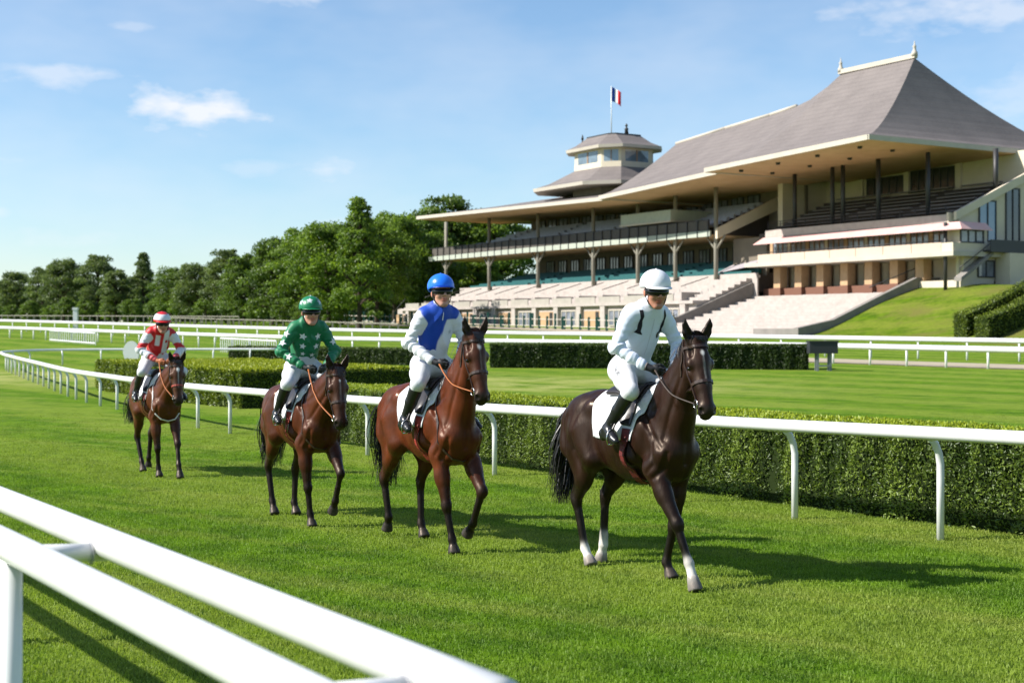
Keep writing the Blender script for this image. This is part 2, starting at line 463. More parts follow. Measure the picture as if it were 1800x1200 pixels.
# grass blades on the near turf: tufts instanced over loose points carried by the same mesh
def near_grass():
    r = np.random.default_rng(3)
    vs = []; fs = []
    for i in range(56):
        a = r.uniform(0, 6.283); d = .15 * math.sqrt(r.random()); x, y = d * math.cos(a), d * math.sin(a)
        h = r.uniform(.012, .028); w = r.uniform(.0028, .0050); t = r.uniform(0, 6.283); ln = r.uniform(.2, .9) * h; td = r.uniform(0, 6.283)
        dx, dy = w * math.cos(t), w * math.sin(t); lx, ly = ln * math.cos(td), ln * math.sin(td)
        b = len(vs)
        vs += [(x - dx, y - dy, -.004), (x + dx, y + dy, -.004), (x + lx * .45 - dx * .8, y + ly * .45 - dy * .8, h * .62), (x + lx * .45 + dx * .8, y + ly * .45 + dy * .8, h * .62), (x + lx, y + ly, h)]
        fs += [(b, b + 1, b + 3, b + 2), (b + 2, b + 3, b + 4)]
    nt = len(vs)
    pts = []
    y = 7.4
    while y < 36:
        st = .115 + .0055 * max(0, y - 10)
        hw = y * .37 + 2.2; x = -hw - 2.5
        while x < hw:
            pts.append((x + r.uniform(-.5, .5) * st, y + r.uniform(-.5, .5) * st, 0)); x += st
        y += st
    me = bpy.data.meshes.new('grass'); me.from_pydata(vs + pts, [], fs); me.update()
    at = me.attributes.new('seed_point', 'BOOLEAN', 'POINT'); at.data.foreach_set('value', np.array([False] * nt + [True] * len(pts)))
    m = bpy.data.materials.new('grass_blade'); m.use_nodes = True
    N, L, mth, noise, mix, mapr = node_kit(m)
    p = N['Principled BSDF']; g = N.new('ShaderNodeNewGeometry'); c = grass_colour(m, g.outputs['Position'])
    oi = N.new('ShaderNodeObjectInfo')
    c = mix(1.0, c, (1.30, 1.22, 1.25), 'MULTIPLY')
    c = mix(mth('MULTIPLY', mapr(noise(75, 2, g.outputs['Position']), .52, .68), .42), c, (.36, .42, .15))
    L.new(c, p.inputs['Base Color']); p.inputs['Roughness'].default_value = .55; p.inputs['Specular IOR Level'].default_value = .25
    tr = N.new('ShaderNodeBsdfTranslucent'); L.new(mix(1.0, c, (1.2, 1.25, .7), 'MULTIPLY'), tr.inputs['Color'])
    ms = N.new('ShaderNodeMixShader'); ms.inputs[0].default_value = .42; L.new(p.outputs[0], ms.inputs[1]); L.new(tr.outputs[0], ms.inputs[2]); L.new(ms.outputs[0], N['Material Output'].inputs['Surface'])
    me.materials.append(m)
    o = bpy.data.objects.new('grass', me); C.objects.link(o); tag(o, 'short green turf blades covering the racing track', 'grass', kind='stuff')
    ng = bpy.data.node_groups.new('grass_field', 'GeometryNodeTree')
    ng.interface.new_socket('Geometry', in_out='INPUT', socket_type='NodeSocketGeometry'); ng.interface.new_socket('Geometry', in_out='OUTPUT', socket_type='NodeSocketGeometry')
    n = ng.nodes; l = ng.links
    gi = n.new('NodeGroupInput'); go = n.new('NodeGroupOutput')
    na = n.new('GeometryNodeInputNamedAttribute'); na.data_type = 'BOOLEAN'; na.inputs['Name'].default_value = 'seed_point'
    sp = n.new('GeometryNodeSeparateGeometry'); sp.domain = 'POINT'
    l.new(gi.outputs[0], sp.inputs['Geometry']); l.new(na.outputs['Attribute'], sp.inputs['Selection'])
    ip = n.new('GeometryNodeInstanceOnPoints'); l.new(sp.outputs['Selection'], ip.inputs['Points']); l.new(sp.outputs['Inverted'], ip.inputs['Instance'])
    rv = n.new('FunctionNodeRandomValue'); rv.data_type = 'FLOAT_VECTOR'; rv.inputs['Min'].default_value = (0, 0, 0); rv.inputs['Max'].default_value = (.12, .12, 6.283)
    l.new(rv.outputs['Value'], ip.inputs['Rotation'])
    rs = n.new('FunctionNodeRandomValue'); rs.data_type = 'FLOAT_VECTOR'; rs.inputs['Min'].default_value = (.8, .8, .7); rs.inputs['Max'].default_value = (1.25, 1.25, 1.35)
    rs.inputs['Seed'].default_value = 5
    l.new(rs.outputs['Value'], ip.inputs['Scale'])
    l.new(ip.outputs['Instances'], go.inputs[0])
    md = o.modifiers.new('field', 'NODES'); md.node_group = ng
near_grass()
# ------------------------------------------------------------------ rails
rail_white = mat('rail_white', (.72, .72, .715), .34, .5, noise=(2.6, .55, (.58, .59, .57)), bump=(5, .05, .01))
def path_resample(pts, step, off=0.):
    p = np.array(bez([(a, b, 0) for a, b in pts], 24))[:, :2]; d = np.concatenate([[0], np.cumsum(np.linalg.norm(np.diff(p, axis=0), axis=1))])
    s = np.arange(off, d[-1], step)
    q = np.stack([np.interp(s, d, p[:, 0]), np.interp(s, d, p[:, 1])], 1)
    t = np.gradient(q, axis=0); t /= np.linalg.norm(t, axis=1, keepdims=True)
    return q, t, s, d[-1]
def running_rail(name, label, pts, step, height, r_rail, r_post, side, goose=.20, rail_step=.6, post_every=None, seg=14, off=0.):
    """a pipe rail on goose-necked posts. height: function of distance along the path"""
    root = empty(name, (pts[0][0], pts[0][1], gz(pts[0][1])))
    tag(root, label, 'rail')
    o = V(root.location.x, root.location.y, root.location.z)
    q, t, s, ln = path_resample(pts, rail_step)
    nrm = np.stack([t[:, 1], -t[:, 0]], 1) * side
    tube = [V(q[i, 0] + nrm[i, 0] * goose, q[i, 1] + nrm[i, 1] * goose, gz(q[i, 1]) + height(s[i])) - o for i in range(len(q))]
    MB().tube(tube, r_rail, seg, True).build('rail_pipe', rail_white, root, True)
    q, t, s, ln = path_resample(pts, step, off)
    nrm = np.stack([t[:, 1], -t[:, 0]], 1) * side
    for i in range(len(q)):
        b = V(q[i, 0], q[i, 1], gz(q[i, 1])); n = V(nrm[i, 0], nrm[i, 1], 0); h = height(s[i])
        pp = [b + V(0, 0, -.05), b + V(0, 0, h * .55), b + V(0, 0, h * .70), b + n * goose * .12 + V(0, 0, h * .80), b + n * goose * .42 + V(0, 0, h * .90), b + n * goose * .85 + V(0, 0, h - r_rail * .6)]
        MB().tube([x - o for x in pp], r_post, 10, True).build('post', rail_white, root, True)
    return root
def hgt_near(s): return float(np.interp(s, [0, 3, 7, 16, 30, 70], [1.10, 1.10, 1.04, .94, .88, .80]))
running_rail('running_rail', 'long white pipe rail on goose-necked posts beside the horses, curving away left', [(6.9, 10.6), (5.62, 12.4), (4.27, 14.27), (3.16, 15.8), (2.12, 17.25), (.08, 20.1), (-2.60, 24.1), (-6.5, 30.0), (-10.0, 36.6), (-12.8, 42.0), (-17.2, 52.0), (-21.2, 61.0), (-23.6, 66.5), (-24.8, 70.0), (-24.6, 73.6), (-22.0, 75.2), (-17, 75.8), (-12, 76.0)], 1.95, hgt_near, .068, .038, -1, off=.58)
# white rails of the course beyond, on straight thin posts
def thin_rail(name, label, pts, step, h, r_rail, r_post, rails=(1.0,), group=None):
    root = empty(name, (pts[0][0], pts[0][1], gz(pts[0][1]))); tag(root, label, 'rail', group)
    o = V(*root.location)
    q, t, s, ln = path_resample(pts, 3.0)
    for fh in rails:
        MB().tube([V(q[i, 0], q[i, 1], gz(q[i, 1]) + h * fh) - o for i in range(len(q))], r_rail, 8, True).build('rail_pipe', rail_white, root, True)
    q, t, s, ln = path_resample(pts, step)
    pm = None
    for i in range(len(q)):
        if pm is None: pm = MB().tube([(0, 0, -.1), (0, 0, h)], r_post, 6, True).mesh('post', True)
        p = link('post', pm, rail_white, root); p.location = (q[i, 0] - o[0], q[i, 1] - o[1], gz(q[i, 1]) - o[2])
    return root
def pxw(px, Y): return ((px - 900) / 2500 * Y, Y)
F1 = [pxw(1990, 64), pxw(1800, 68), pxw(1640, 72), pxw(1430, 78), pxw(1150, 84), pxw(870, 89), pxw(600, 96), pxw(400, 106), pxw(165, 122), pxw(-120, 146)]
thin_rail('course_rail', 'white rail of the inner course behind the dark hedge, the nearer of two', F1, 2.4, .96, .15, .06)
F2 = [pxw(2000, 76), pxw(1800, 80), pxw(1500, 88), pxw(1150, 98), pxw(870, 106), pxw(600, 116), pxw(330, 132), pxw(60, 155), pxw(-200, 180)]
thin_rail('course_rail', 'white rail of the outer course below the grandstand, the farther of two', F2, 3.2, 1.16, .15, .06)
def picket_gate(label, pa, pb, n, h):
    a = V(*pa, 0); b = V(*pb, 0); root = empty('picket_gate', (a[0], a[1], gz(a[1]))); tag(root, label, 'gate', 'picket gates on the course rail'); o = V(*root.location)
    A_ = V(a[0], a[1], gz(a[1])) - o; B_ = V(b[0], b[1], gz(b[1])) - o
    for fh in (1.0, .15): MB().tube([A_ + V(0, 0, h * fh), B_ + V(0, 0, h * fh)], .06, 6).build('bar', rail_white, root)
    pm = MB().tube([(0, 0, -.05), (0, 0, h)], .035, 6).mesh('picket')
    for i in range(n):
        k = link('picket', pm, rail_white, root); k.location = tuple(A_ + (B_ - A_) * i / (n - 1))
picket_gate('row of close white pickets below the rail, ending behind the green jockey', pxw(388, 98), pxw(486, 90), 26, .95)
picket_gate('row of close white pickets below the rail at the far left', pxw(88, 124), pxw(168, 114), 22, .95)

# foreground double barrier
def barrier():
    root = empty('barrier', (-1.79, 5.0, 0)); tag(root, 'white double pipe barrier across the lower left corner', 'barrier'); o = V(*root.location)
    d = unit(V(.545, -.838, 0)); n = unit(V(.838, .545, 0)); zr = 1.30; R_ = .057
    A0 = V(-2.42, 6.73, zr); B0 = V(-1.93, 5.36, zr + .004)
    MB().tube([A0 - d * t - o for t in np.linspace(16, -4.4, 34)], R_, 24).build('rail_pipe', rail_white, root, True)
    MB().tube([B0 - d * t - o for t in np.linspace(16.3, -3.4, 34)], R_ * .99, 24).build('rail_pipe', rail_white, root, True)
    for k in (-14.5, -12.05, -9.6, -7.15, -4.70, -2.25, .22, 2.66):
        c = B0 + d * k
        e = A0 + d * ((c - A0) @ d)
        MB().tube([c - V(0, 0, .02) - o, e - V(0, 0, .035) - o], .034, 14).build('cross_bar', rail_white, root, True)
        MB().tube([e - n * .012 - V(0, 0, .035) - o - n * (R_ - .01), e - V(0, 0, .035) - o - n * (R_ + .004)], .043, 14).build('collar', mat('bracket_grey', (.33, .33, .34), .5), root, True)
    for k in (-14.55, -12.1, -9.65, -7.2, -4.75, -2.3, .17, 2.6):
        c = B0 + d * k
        MB().tube([c - V(0, 0, R_ * .6) - o, V(c[0], c[1], -.05) - o], .040, 16).build('post', rail_white, root, True)
barrier()

# ------------------------------------------------------------------ hedges
def leaf_mat(name, c1, c2, tr=.3, rough=.42, top=None):
    m = bpy.data.materials.new(name); m.use_nodes = True
    N, L, mth, noise, mix, mapr = node_kit(m)
    p = N['Principled BSDF']; a = N.new('ShaderNodeAttribute'); a.attribute_name = 'tint'
    sp = N.new('ShaderNodeSeparateXYZ'); L.new(a.outputs['Vector'], sp.inputs[0])
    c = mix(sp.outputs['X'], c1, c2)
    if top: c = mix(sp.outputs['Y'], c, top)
    L.new(c, p.inputs['Base Color']); p.inputs['Roughness'].default_value = rough; p.inputs['Specular IOR Level'].default_value = .34
    t = N.new('ShaderNodeBsdfTranslucent'); L.new(mix(1.0, c, (1.3, 1.3, .6), 'MULTIPLY'), t.inputs['Color'])
    ms = N.new('ShaderNodeMixShader'); ms.inputs[0].default_value = tr; L.new(p.outputs[0], ms.inputs[1]); L.new(t.outputs[0], ms.inputs[2]); L.new(ms.outputs[0], N['Material Output'].inputs['Surface'])
    return m
def leaves_mesh(name, P, Nrm, size, r, tilt=.9, up=.3, tint=None, slim=.5, tint2=None):
    """one folded leaf (two triangles) at each point"""
    n = len(P)
    d = Nrm * .35 + r.normal(size=(n, 3)) * tilt + np.array([0, 0, up]); d /= np.linalg.norm(d, axis=1, keepdims=True)      # leaf axis
    s = np.cross(d, Nrm + r.normal(size=(n, 3)) * .55); s /= np.linalg.norm(s, axis=1, keepdims=True)                        # blade turned to face outwards
    L_ = (size * r.uniform(.6, 1.35, n))[:, None]; W = L_ * slim
    fold = np.cross(d, s) * W * .35
    v = np.stack([P - d * L_ * .3, P + d * L_ * .25 + s * W * .5 + fold, P + d * L_ * .75, P + d * L_ * .25 - s * W * .5 + fold], 1).reshape(-1, 3)
    i = np.arange(n)[:, None] * 4
    f = np.concatenate([i + np.array([[0, 1, 2]]), i + np.array([[0, 2, 3]])], 0)
    me = mesh_np(name, v, f, False)
    t = r.random(n) if tint is None else tint
    t2 = np.zeros(n) if tint2 is None else tint2
    set_col(me, np.repeat(np.stack([t, t2, t], 1), 4, axis=0))
    return me
hedge_core = mat('hedge_core', (.016, .026, .006), .9, .1)
def hedge(label, pts, thick, h, dens, size, m, seed, back=False, ends=True, streak=.05, group='clipped hedges', side=-1):
    """pts: front base line; the hedge grows to the left-hand side of the direction of travel times side"""
    r = np.random.default_rng(seed)
    root = empty('hedge', (pts[0][0], pts[0][1], gz(pts[0][1]))); tag(root, label, 'hedge', group); o = V(*root.location)
    q, t, s, ln = path_resample(pts, .5)
    n = np.stack([-t[:, 1], t[:, 0]], 1) * side                 # towards the back
    zb = np.array([gz(y) for y in q[:, 1]])
    ins = min(.10, h * .12)
    vs = []; 
    for i in range(len(q)):
        a = q[i] + n[i] * ins; b = q[i] + n[i] * (thick - ins); top = h - ins
        w1 = .02 * math.sin(i * 1.7)
        vs += [V(a[0], a[1], zb[i] - .1) - o, V(a[0] + n[i, 0] * w1, a[1] + n[i, 1] * w1, zb[i] + top) - o, V(b[0], b[1], zb[i] + top) - o, V(b[0], b[1], zb[i] - .1) - o]
    k = len(q); fs = []
    for i in range(k - 1):
        for j in range(4): fs.append((4 * i + j, 4 * i + (j + 1) % 4, 4 * i + 4 + (j + 1) % 4, 4 * i + 4 + j))
    fs += [(3, 2, 1, 0), (4 * k - 4, 4 * k - 3, 4 * k - 2, 4 * k - 1)]
    if side > 0: fs = [f[::-1] for f in fs]
    link('core', mesh_np('core', vs, fs), hedge_core, root)
    def at(ss): return np.stack([np.interp(ss, s, q[:, 0]), np.interp(ss, s, q[:, 1])], 1), np.stack([np.interp(ss, s, n[:, 0]), np.interp(ss, s, n[:, 1])], 1), np.interp(ss, s, zb)
    L_ = s[-1]; P = []; Nn = []; Tn = []; T2 = []
    def add(cnt, kind):
        ss = r.uniform(0, L_, cnt)
        T2.append(np.clip(.75 + r.normal(size=cnt) * .25, 0, 1) if kind == 'top' else np.zeros(cnt))
        if kind in ('front', 'back'):
            zz = h * r.random(cnt) ** .9; p, nn, z0 = at(ss)
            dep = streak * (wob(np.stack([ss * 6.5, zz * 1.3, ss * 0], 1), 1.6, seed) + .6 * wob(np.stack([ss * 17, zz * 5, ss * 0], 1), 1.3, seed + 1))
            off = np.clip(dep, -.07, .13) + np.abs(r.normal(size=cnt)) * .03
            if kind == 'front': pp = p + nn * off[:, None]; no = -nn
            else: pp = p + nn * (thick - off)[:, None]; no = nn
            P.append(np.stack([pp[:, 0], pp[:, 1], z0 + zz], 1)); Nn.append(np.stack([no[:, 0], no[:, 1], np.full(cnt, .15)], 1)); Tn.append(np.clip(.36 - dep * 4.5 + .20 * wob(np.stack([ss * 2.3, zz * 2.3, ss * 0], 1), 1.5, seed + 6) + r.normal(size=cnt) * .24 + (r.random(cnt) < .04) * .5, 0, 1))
        elif kind == 'top':
            w = thick * r.random(cnt); p, nn, z0 = at(ss); pp = p + nn * w[:, None]
            bm = .02 * wob(np.stack([pp[:, 0] * 3, pp[:, 1] * 3, pp[:, 0] * 0], 1), 1.5, seed + 3)
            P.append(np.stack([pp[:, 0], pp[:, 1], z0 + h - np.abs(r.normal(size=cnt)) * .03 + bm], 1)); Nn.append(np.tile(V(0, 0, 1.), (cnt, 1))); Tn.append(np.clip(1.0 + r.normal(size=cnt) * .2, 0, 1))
        else:
            e = 0 if kind == 'e0' else L_; p, nn, z0 = at(np.full(cnt, e)); w = thick * r.random(cnt); pp = p + nn * w[:, None]; tt = -t[0] if kind == 'e0' else t[-1]
            P.append(np.stack([pp[:, 0] + tt[0] * .0, pp[:, 1] + tt[1] * .0, z0 + h * r.random(cnt)], 1)); Nn.append(np.tile(V(tt[0], tt[1], .1), (cnt, 1))); Tn.append(np.clip(.35 + r.normal(size=cnt) * .22, 0, 1))
    add(int(dens * L_ * h), 'front'); add(int(dens * L_ * thick * .8), 'top')
    if back: add(int(dens * L_ * h * .4), 'back')
    if ends: add(int(dens * thick * h), 'e0'); add(int(dens * thick * h), 'e1')
    P = np.concatenate(P) - o; Nn = np.concatenate(Nn); Tn = np.concatenate(Tn)
    fo = link('foliage', leaves_mesh('foliage', P, Nn, size, r, .75, .35, Tn, .5, np.concatenate(T2)), m, root); fo['kind'] = 'stuff'
    return root
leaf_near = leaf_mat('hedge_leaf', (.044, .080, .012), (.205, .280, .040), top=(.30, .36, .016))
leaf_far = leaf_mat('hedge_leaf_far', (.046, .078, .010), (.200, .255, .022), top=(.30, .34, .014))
leaf_dark = leaf_mat('hedge_leaf_dark', (.012, .028, .007), (.055, .092, .014), top=(.09, .13, .02))
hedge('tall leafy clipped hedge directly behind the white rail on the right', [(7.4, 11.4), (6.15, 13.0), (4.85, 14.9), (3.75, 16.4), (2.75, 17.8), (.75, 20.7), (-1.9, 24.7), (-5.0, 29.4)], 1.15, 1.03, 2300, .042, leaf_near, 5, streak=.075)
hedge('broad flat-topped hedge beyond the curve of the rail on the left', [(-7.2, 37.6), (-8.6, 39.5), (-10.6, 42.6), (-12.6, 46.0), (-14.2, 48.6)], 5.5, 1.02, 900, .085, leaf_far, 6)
hedge('long dark straight-cut hedge behind the leading rider', [pxw(1419, 68), pxw(1150, 69.5), pxw(850, 71)], 2.2, 1.20, 500, .10, leaf_dark, 7)
hedge('low dark hedge behind the blue and green riders', [pxw(735, 74), pxw(560, 77), pxw(392, 80)], 2.4, .85, 420, .11, leaf_dark, 8)
# ------------------------------------------------------------------ grandstand: local x runs into the building (v), local y along its front (u)
GA = math.atan2(.514, .857); GO = V(44.8, 140.0, 0)
def g_world(u, v, z=0.): return V(GO[0] - .514 * u + .857 * v, GO[1] + .857 * u + .514 * v, z)
stone_pale = mat('stone_pale', (.45, .40, .365), .8, .3, noise=(1.3, .75, (.33, .29, .26)), bump=(6, .3, .03))
stone_cream = mat('stone_cream', (.62, .545, .42), .8, .3, noise=(.5, .6, (.50, .43, .33)), bump=(5, .2, .03))
stone_grey = mat('stone_grey', (.24, .22, .20), .85, .3, noise=(.8, .6, (.14, .13, .12)), bump=(5, .3, .04))
wood_soffit = mat('wood_soffit', (.60, .405, .23), .7, .3, noise=(.5, .6, (.44, .28, .14)), bump=(3, .2, .03))
fascia = mat('fascia_cream', (.49, .445, .375), .7, .3, noise=(.7, .5, (.38, .34, .28)))
peach = mat('render_peach', (.56, .44, .35), .8, .3, noise=(.8, .45, (.46, .355, .275)))
metal_dark = mat('metal_dark', (.030, .029, .030), .5, .5)
mesh_dark = mat('railing_mesh', (.060, .055, .050), .7, .3, noise=(6, .7, (.14, .12, .10)))
pale_green = mat('paint_pale_green', (.40, .43, .36), .7, .3, noise=(2, .5, (.28, .31, .26)))
post_paint = mat('post_paint', (.27, .25, .20), .7, .3, noise=(2, .5, (.17, .16, .13)))
tan_brick = mat('tan_brick', (.47, .31, .18), .8, .3, noise=(2.5, .6, (.35, .22, .12)))
brown_base = mat('brown_base', (.16, .075, .05), .8, .3)
pane_m = mat('window_pane', (.10, .115, .14), .08, .8, noise=(.7, .8, (.30, .31, .36)))
pane_dark = mat('window_pane_dark', (.018, .020, .024), .07, .8, noise=(.5, .7, (.06, .065, .07)))
pane_blue = mat('window_pane_blue', (.06, .14, .26), .06, .9, noise=(.25, .8, (.15, .25, .36)))
pane_sky = mat('window_pane_sky', (.20, .27, .33), .05, 1.0, noise=(.35, .8, (.05, .06, .07)))
frame_m = mat('frame_wood', (.26, .16, .10), .6, .4)
frame_dark = mat('frame_dark', (.05, .05, .055), .6, .4)
seat_blue = mat('seat_blue_grey', (.40, .42, .47), .6, .4, noise=(3, .7, (.22, .23, .28)))
seat_teal = mat('seat_teal', (.020, .115, .115), .6, .4, noise=(2, .6, (.012, .07, .07)))
bench_m = mat('bench_grey', (.25, .22, .205), .8, .3, noise=(3, .6, (.14, .12, .11)))
tier_dark = mat('tier_dark', (.075, .062, .055), .9, .2)
pink = mat('awning_pink', (.62, .36, .34), .85, .2, noise=(.9, .5, (.64, .46, .43)))
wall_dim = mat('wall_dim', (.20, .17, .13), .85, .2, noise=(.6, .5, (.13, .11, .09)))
def roof_tile():
    m = bpy.data.materials.new('roof_slate'); m.use_nodes = True
    N, L, mth, noise, mix, mapr = node_kit(m)
    p = N['Principled BSDF']; tc = N.new('ShaderNodeTexCoord'); o = tc.outputs['Object']
    sep = N.new('ShaderNodeSeparateXYZ'); L.new(o, sep.inputs[0])
    c = mix(mapr(noise(.35, 5, o), .36, .64), (.180, .155, .145), (.140, .120, .113))
    c = mix(mth('MULTIPLY', mapr(noise(4.0, 4, o), .35, .65), .5), c, (.205, .178, .165))
    rows = mth('FRACT', mth('MULTIPLY', sep.outputs['Z'], 1.7)); c = mix(mth('MULTIPLY', mapr(rows, .25, .0), .28), c, (.07, .06, .055))
    L.new(c, p.inputs['Base Color']); p.inputs['Roughness'].default_value = .75; p.inputs['Specular IOR Level'].default_value = .3
    b = N.new('ShaderNodeBump'); b.inputs['Strength'].default_value = .5; b.inputs['Distance'].default_value = .08; L.new(rows, b.inputs['Height']); L.new(b.outputs[0], p.inputs['Normal'])
    return m
slate = roof_tile()
class Stand:
    def __init__(s, name, label, u0, v0=0.):
        w = g_world(u0, v0); s.o = V(v0, u0, gz(w[1])); s.root = empty(name, (w[0], w[1], s.o[2]), GA); tag(s.root, label, 'grandstand')
    def P(s, u, v, z): return (v - s.o[0], u - s.o[1], z - s.o[2])
    def box(s, name, m, u0, u1, v0, v1, z0, z1, parent=None):
        b = MB().box((v0 - s.o[0], u0 - s.o[1], z0 - s.o[2]), (v1 - s.o[0], u1 - s.o[1], z1 - s.o[2])); return b.build(name, m, parent or s.root)
    def poly(s, name, m, pts, faces, parent=None, smooth=False): return MB().add([s.P(*p) for p in pts], faces).build(name, m, parent or s.root, smooth)
    def tube(s, name, m, pts, r, parent=None, n=8): return MB().tube([s.P(*p) for p in pts], r, n).build(name, m, parent or s.root, True)
    def slab(s, name, m, a, b, c, d, th, parent=None):     # sloping slab from four upper corners
        dn = lambda p: (p[0], p[1], p[2] - th)
        return MB().hexa([s.P(*dn(a)), s.P(*dn(b)), s.P(*dn(c)), s.P(*dn(d)), s.P(*a), s.P(*b), s.P(*c), s.P(*d)]).build(name, m, parent or s.root)
    def window(s, u0, u1, v, z0, z1, n, glass=None, frame=None, face='v', parent=None):
        """a framed window lying in the plane v = const (or u = const), with n panes"""
        glass = glass or pane_m; frame = frame or frame_m; t = .12
        def B(nm, m, a0, a1, z0_, z1_, d0, d1, par):
            return s.box(nm, m, a0, a1, v + d0, v + d1, z0_, z1_, par) if face == 'v' else s.box(nm, m, v + d0, v + d1, a0, a1, z0_, z1_, par)
        w = B('window', frame, u0, u1, z0, z0 + t, -.12, .05, parent)
        B('frame', frame, u0, u1, z1 - t, z1, -.12, .05, w); 
        for i in range(n + 1):
            a = u0 + (u1 - u0 - t) * i / n
            B('mullion', frame, a, a + t, z0 + t, z1 - t, -.11, .05, w)
        for i in range(n):
            a = u0 + (u1 - u0 - t) * i / n + t; b = u0 + (u1 - u0 - t) * (i + 1) / n
            B('pane', glass, a, b, z0 + t, z1 - t, -.03, .0, w)
        return w
def hip_roof(S_, name, u0, u1, v0, v1, ze, ur0, ur1, vr, zr, ex=1.4, n=9, th=.38, soffit_to=None, ze2=None):
    ze2 = ze if ze2 is None else ze2
    pts = []; 
    for i in range(n + 1):
        t = i / n; k = t ** ex
        a0, a1 = u0 + (ur0 - u0) * t, u1 + (ur1 - u1) * t; b0, b1 = v0 + (vr - v0) * t, v1 + (vr - v1) * t
        for (a, b, q) in ((a0, b0, 0), (a1, b0, 1), (a1, b1, 1), (a0, b1, 0)):
            e = ze if q == 0 else ze2
            pts.append((a, b, e + (zr - e) * k))
    fs = [(4 * i + j, 4 * i + (j + 1) % 4, 4 * i + 4 + (j + 1) % 4, 4 * i + 4 + j) for i in range(n) for j in range(4)]
    fs.append((4 * n, 4 * n + 1, 4 * n + 2, 4 * n + 3))
    # the eave turns down into the soffit
    r = S_.poly(name, slate, pts, [f[::-1] for f in fs])
    e = [(u0, v0, ze), (u1, v0, ze2), (u1, v1, ze2), (u0, v1, ze)]
    for i in range(4):
        a, b = e[i], e[(i + 1) % 4]
        out = [(-.10 if a[1] == v0 else 0) if a[1] == b[1] else 0, 0]
        du = (-.12, .12, .12, -.12); 
        c = ((u0 + u1) / 2, (v0 + v1) / 2)
        q = []
        for p in (a, b):
            q.append((p[0] + (.06 if p[0] > c[0] else -.06), p[1] + (.06 if p[1] > c[1] else -.06), p[2]))
        inn = [(p[0] + (-.10 if p[0] > c[0] else .10), p[1] + (-.10 if p[1] > c[1] else .10), p[2]) for p in (a, b)]
        dn = lambda p, d: (p[0], p[1], p[2] + d)
        MB().hexa([S_.P(*dn(q[0], -th)), S_.P(*dn(q[1], -th)), S_.P(*dn(inn[1], -th)), S_.P(*dn(inn[0], -th)), S_.P(*dn(q[0], .05)), S_.P(*dn(q[1], .05)), S_.P(*dn(inn[1], .05)), S_.P(*dn(inn[0], .05))]).build('fascia', fascia, r)
    return r

def sweep_roof(S_, name, secs, n=9, th=.42, ex=1.32, hip0=False, hip1=False):
    """roof lofted along u. secs: (u at eave, u at ridge, v eave, z eave, v ridge, z ridge, v back eave); bell-cast slopes"""
    pts = []
    for (ue, ur, ve, ze, vr, zr, vb) in secs:
        for i in range(n + 1): t = i / n; pts.append((ue + (ur - ue) * t, ve + (vr - ve) * t, ze + (zr - ze) * t ** ex))
        for i in range(n - 1, -1, -1): t = i / n; pts.append((ue + (ur - ue) * t, vb + (vr - vb) * t, ze + (zr - ze) * t ** ex))
    k = 2 * n + 1; fs = []
    for a in range(len(secs) - 1):
        for i in range(k - 1): fs.append((a * k + i, a * k + i + 1, (a + 1) * k + i + 1, (a + 1) * k + i))
    for flag, a in ((hip0, 0), (hip1, len(secs) - 1)):
        for i in range(n): 
            f = (a * k + i, a * k + k - 1 - i, a * k + k - 2 - i, a * k + i + 1)
            fs.append(f if a == 0 else f[::-1])
    r = S_.poly(name, slate, pts, fs)
    def board(p, q, nv):
        off = lambda x, d, dz: (x[0] + nv[0] * d, x[1] + nv[1] * d, x[2] + dz)
        MB().hexa([S_.P(*off(p, .08, -th)), S_.P(*off(q, .08, -th)), S_.P(*off(q, -.10, -th)), S_.P(*off(p, -.10, -th)), S_.P(*off(p, .08, .05)), S_.P(*off(q, .08, .05)), S_.P(*off(q, -.10, .05)), S_.P(*off(p, -.10, .05))]).build('fascia', fascia, r)
    for a in range(len(secs) - 1):
        x, y = secs[a], secs[a + 1]
        board((x[0], x[2], x[3]), (y[0], y[2], y[3]), (0, -1))
    x = secs[0]; board((x[0] - .08, x[2], x[3]), (x[0] - .08, x[6], x[3]), (-1, 0))
    x = secs[-1]; board((x[0] + .08, x[2], x[3]), (x[0] + .08, x[6], x[3]), (1, 0))
    return r
# ---------------- right-hand pavilion
PV = Stand('pavilion', 'tall-roofed end pavilion of the grandstand with pink awning', 0.0)
S_ = PV
# foot terrace of broad stone steps
nst = 13
for i in range(nst):
    v1 = -1.0 - (nst - 1 - i) * 1.22; z1 = 1.55 + (6.0 - 1.55) * (i + 1) / nst
    S_.box('step', stone_pale, 5.6 + .35 * max(0, 6 - i), 38.0, v1 - 1.22, v1 + .02, .6, z1 - .002 * i)
    S_.box('added_step_line', stone_grey, 5.7 + .35 * max(0, 6 - i), 37.9, v1 - .22, v1 - .01, z1 - .05, z1 + .012)  # dark strip added for step contrast that sun and shade do not give
S_.box('floor', stone_pale, 0.2, 36.0, -1.0, 9.9, 5.2, 6.04)
# retaining wall down the right of the steps, with a coping
def wallpoly(name, m, u0, u1, prof, zb):
    n_ = len(prof); pts = [(u0, v, z) for v, z in prof] + [(u0, v, zb) for v, z in prof] + [(u1, v, z) for v, z in prof] + [(u1, v, zb) for v, z in prof]
    fs = []
    for i in range(n_ - 1):
        fs += [(i, i + 1, n_ + i + 1, n_ + i), (2 * n_ + i + 1, 2 * n_ + i, 3 * n_ + i, 3 * n_ + i + 1), (i + 1, i, 2 * n_ + i, 2 * n_ + i + 1)]
    fs += [(0, n_, 3 * n_, 2 * n_), (n_ - 1, 3 * n_ - 1, 4 * n_ - 1, 2 * n_ - 1)]
    return S_.poly(name, m, pts, fs)
wallpoly('retaining_wall', stone_grey, 4.9, 5.5, [(-17.6, 2.3), (-13.0, 3.1), (-6.5, 5.6), (-1.6, 7.4), (3.2, 7.45)], 0.)
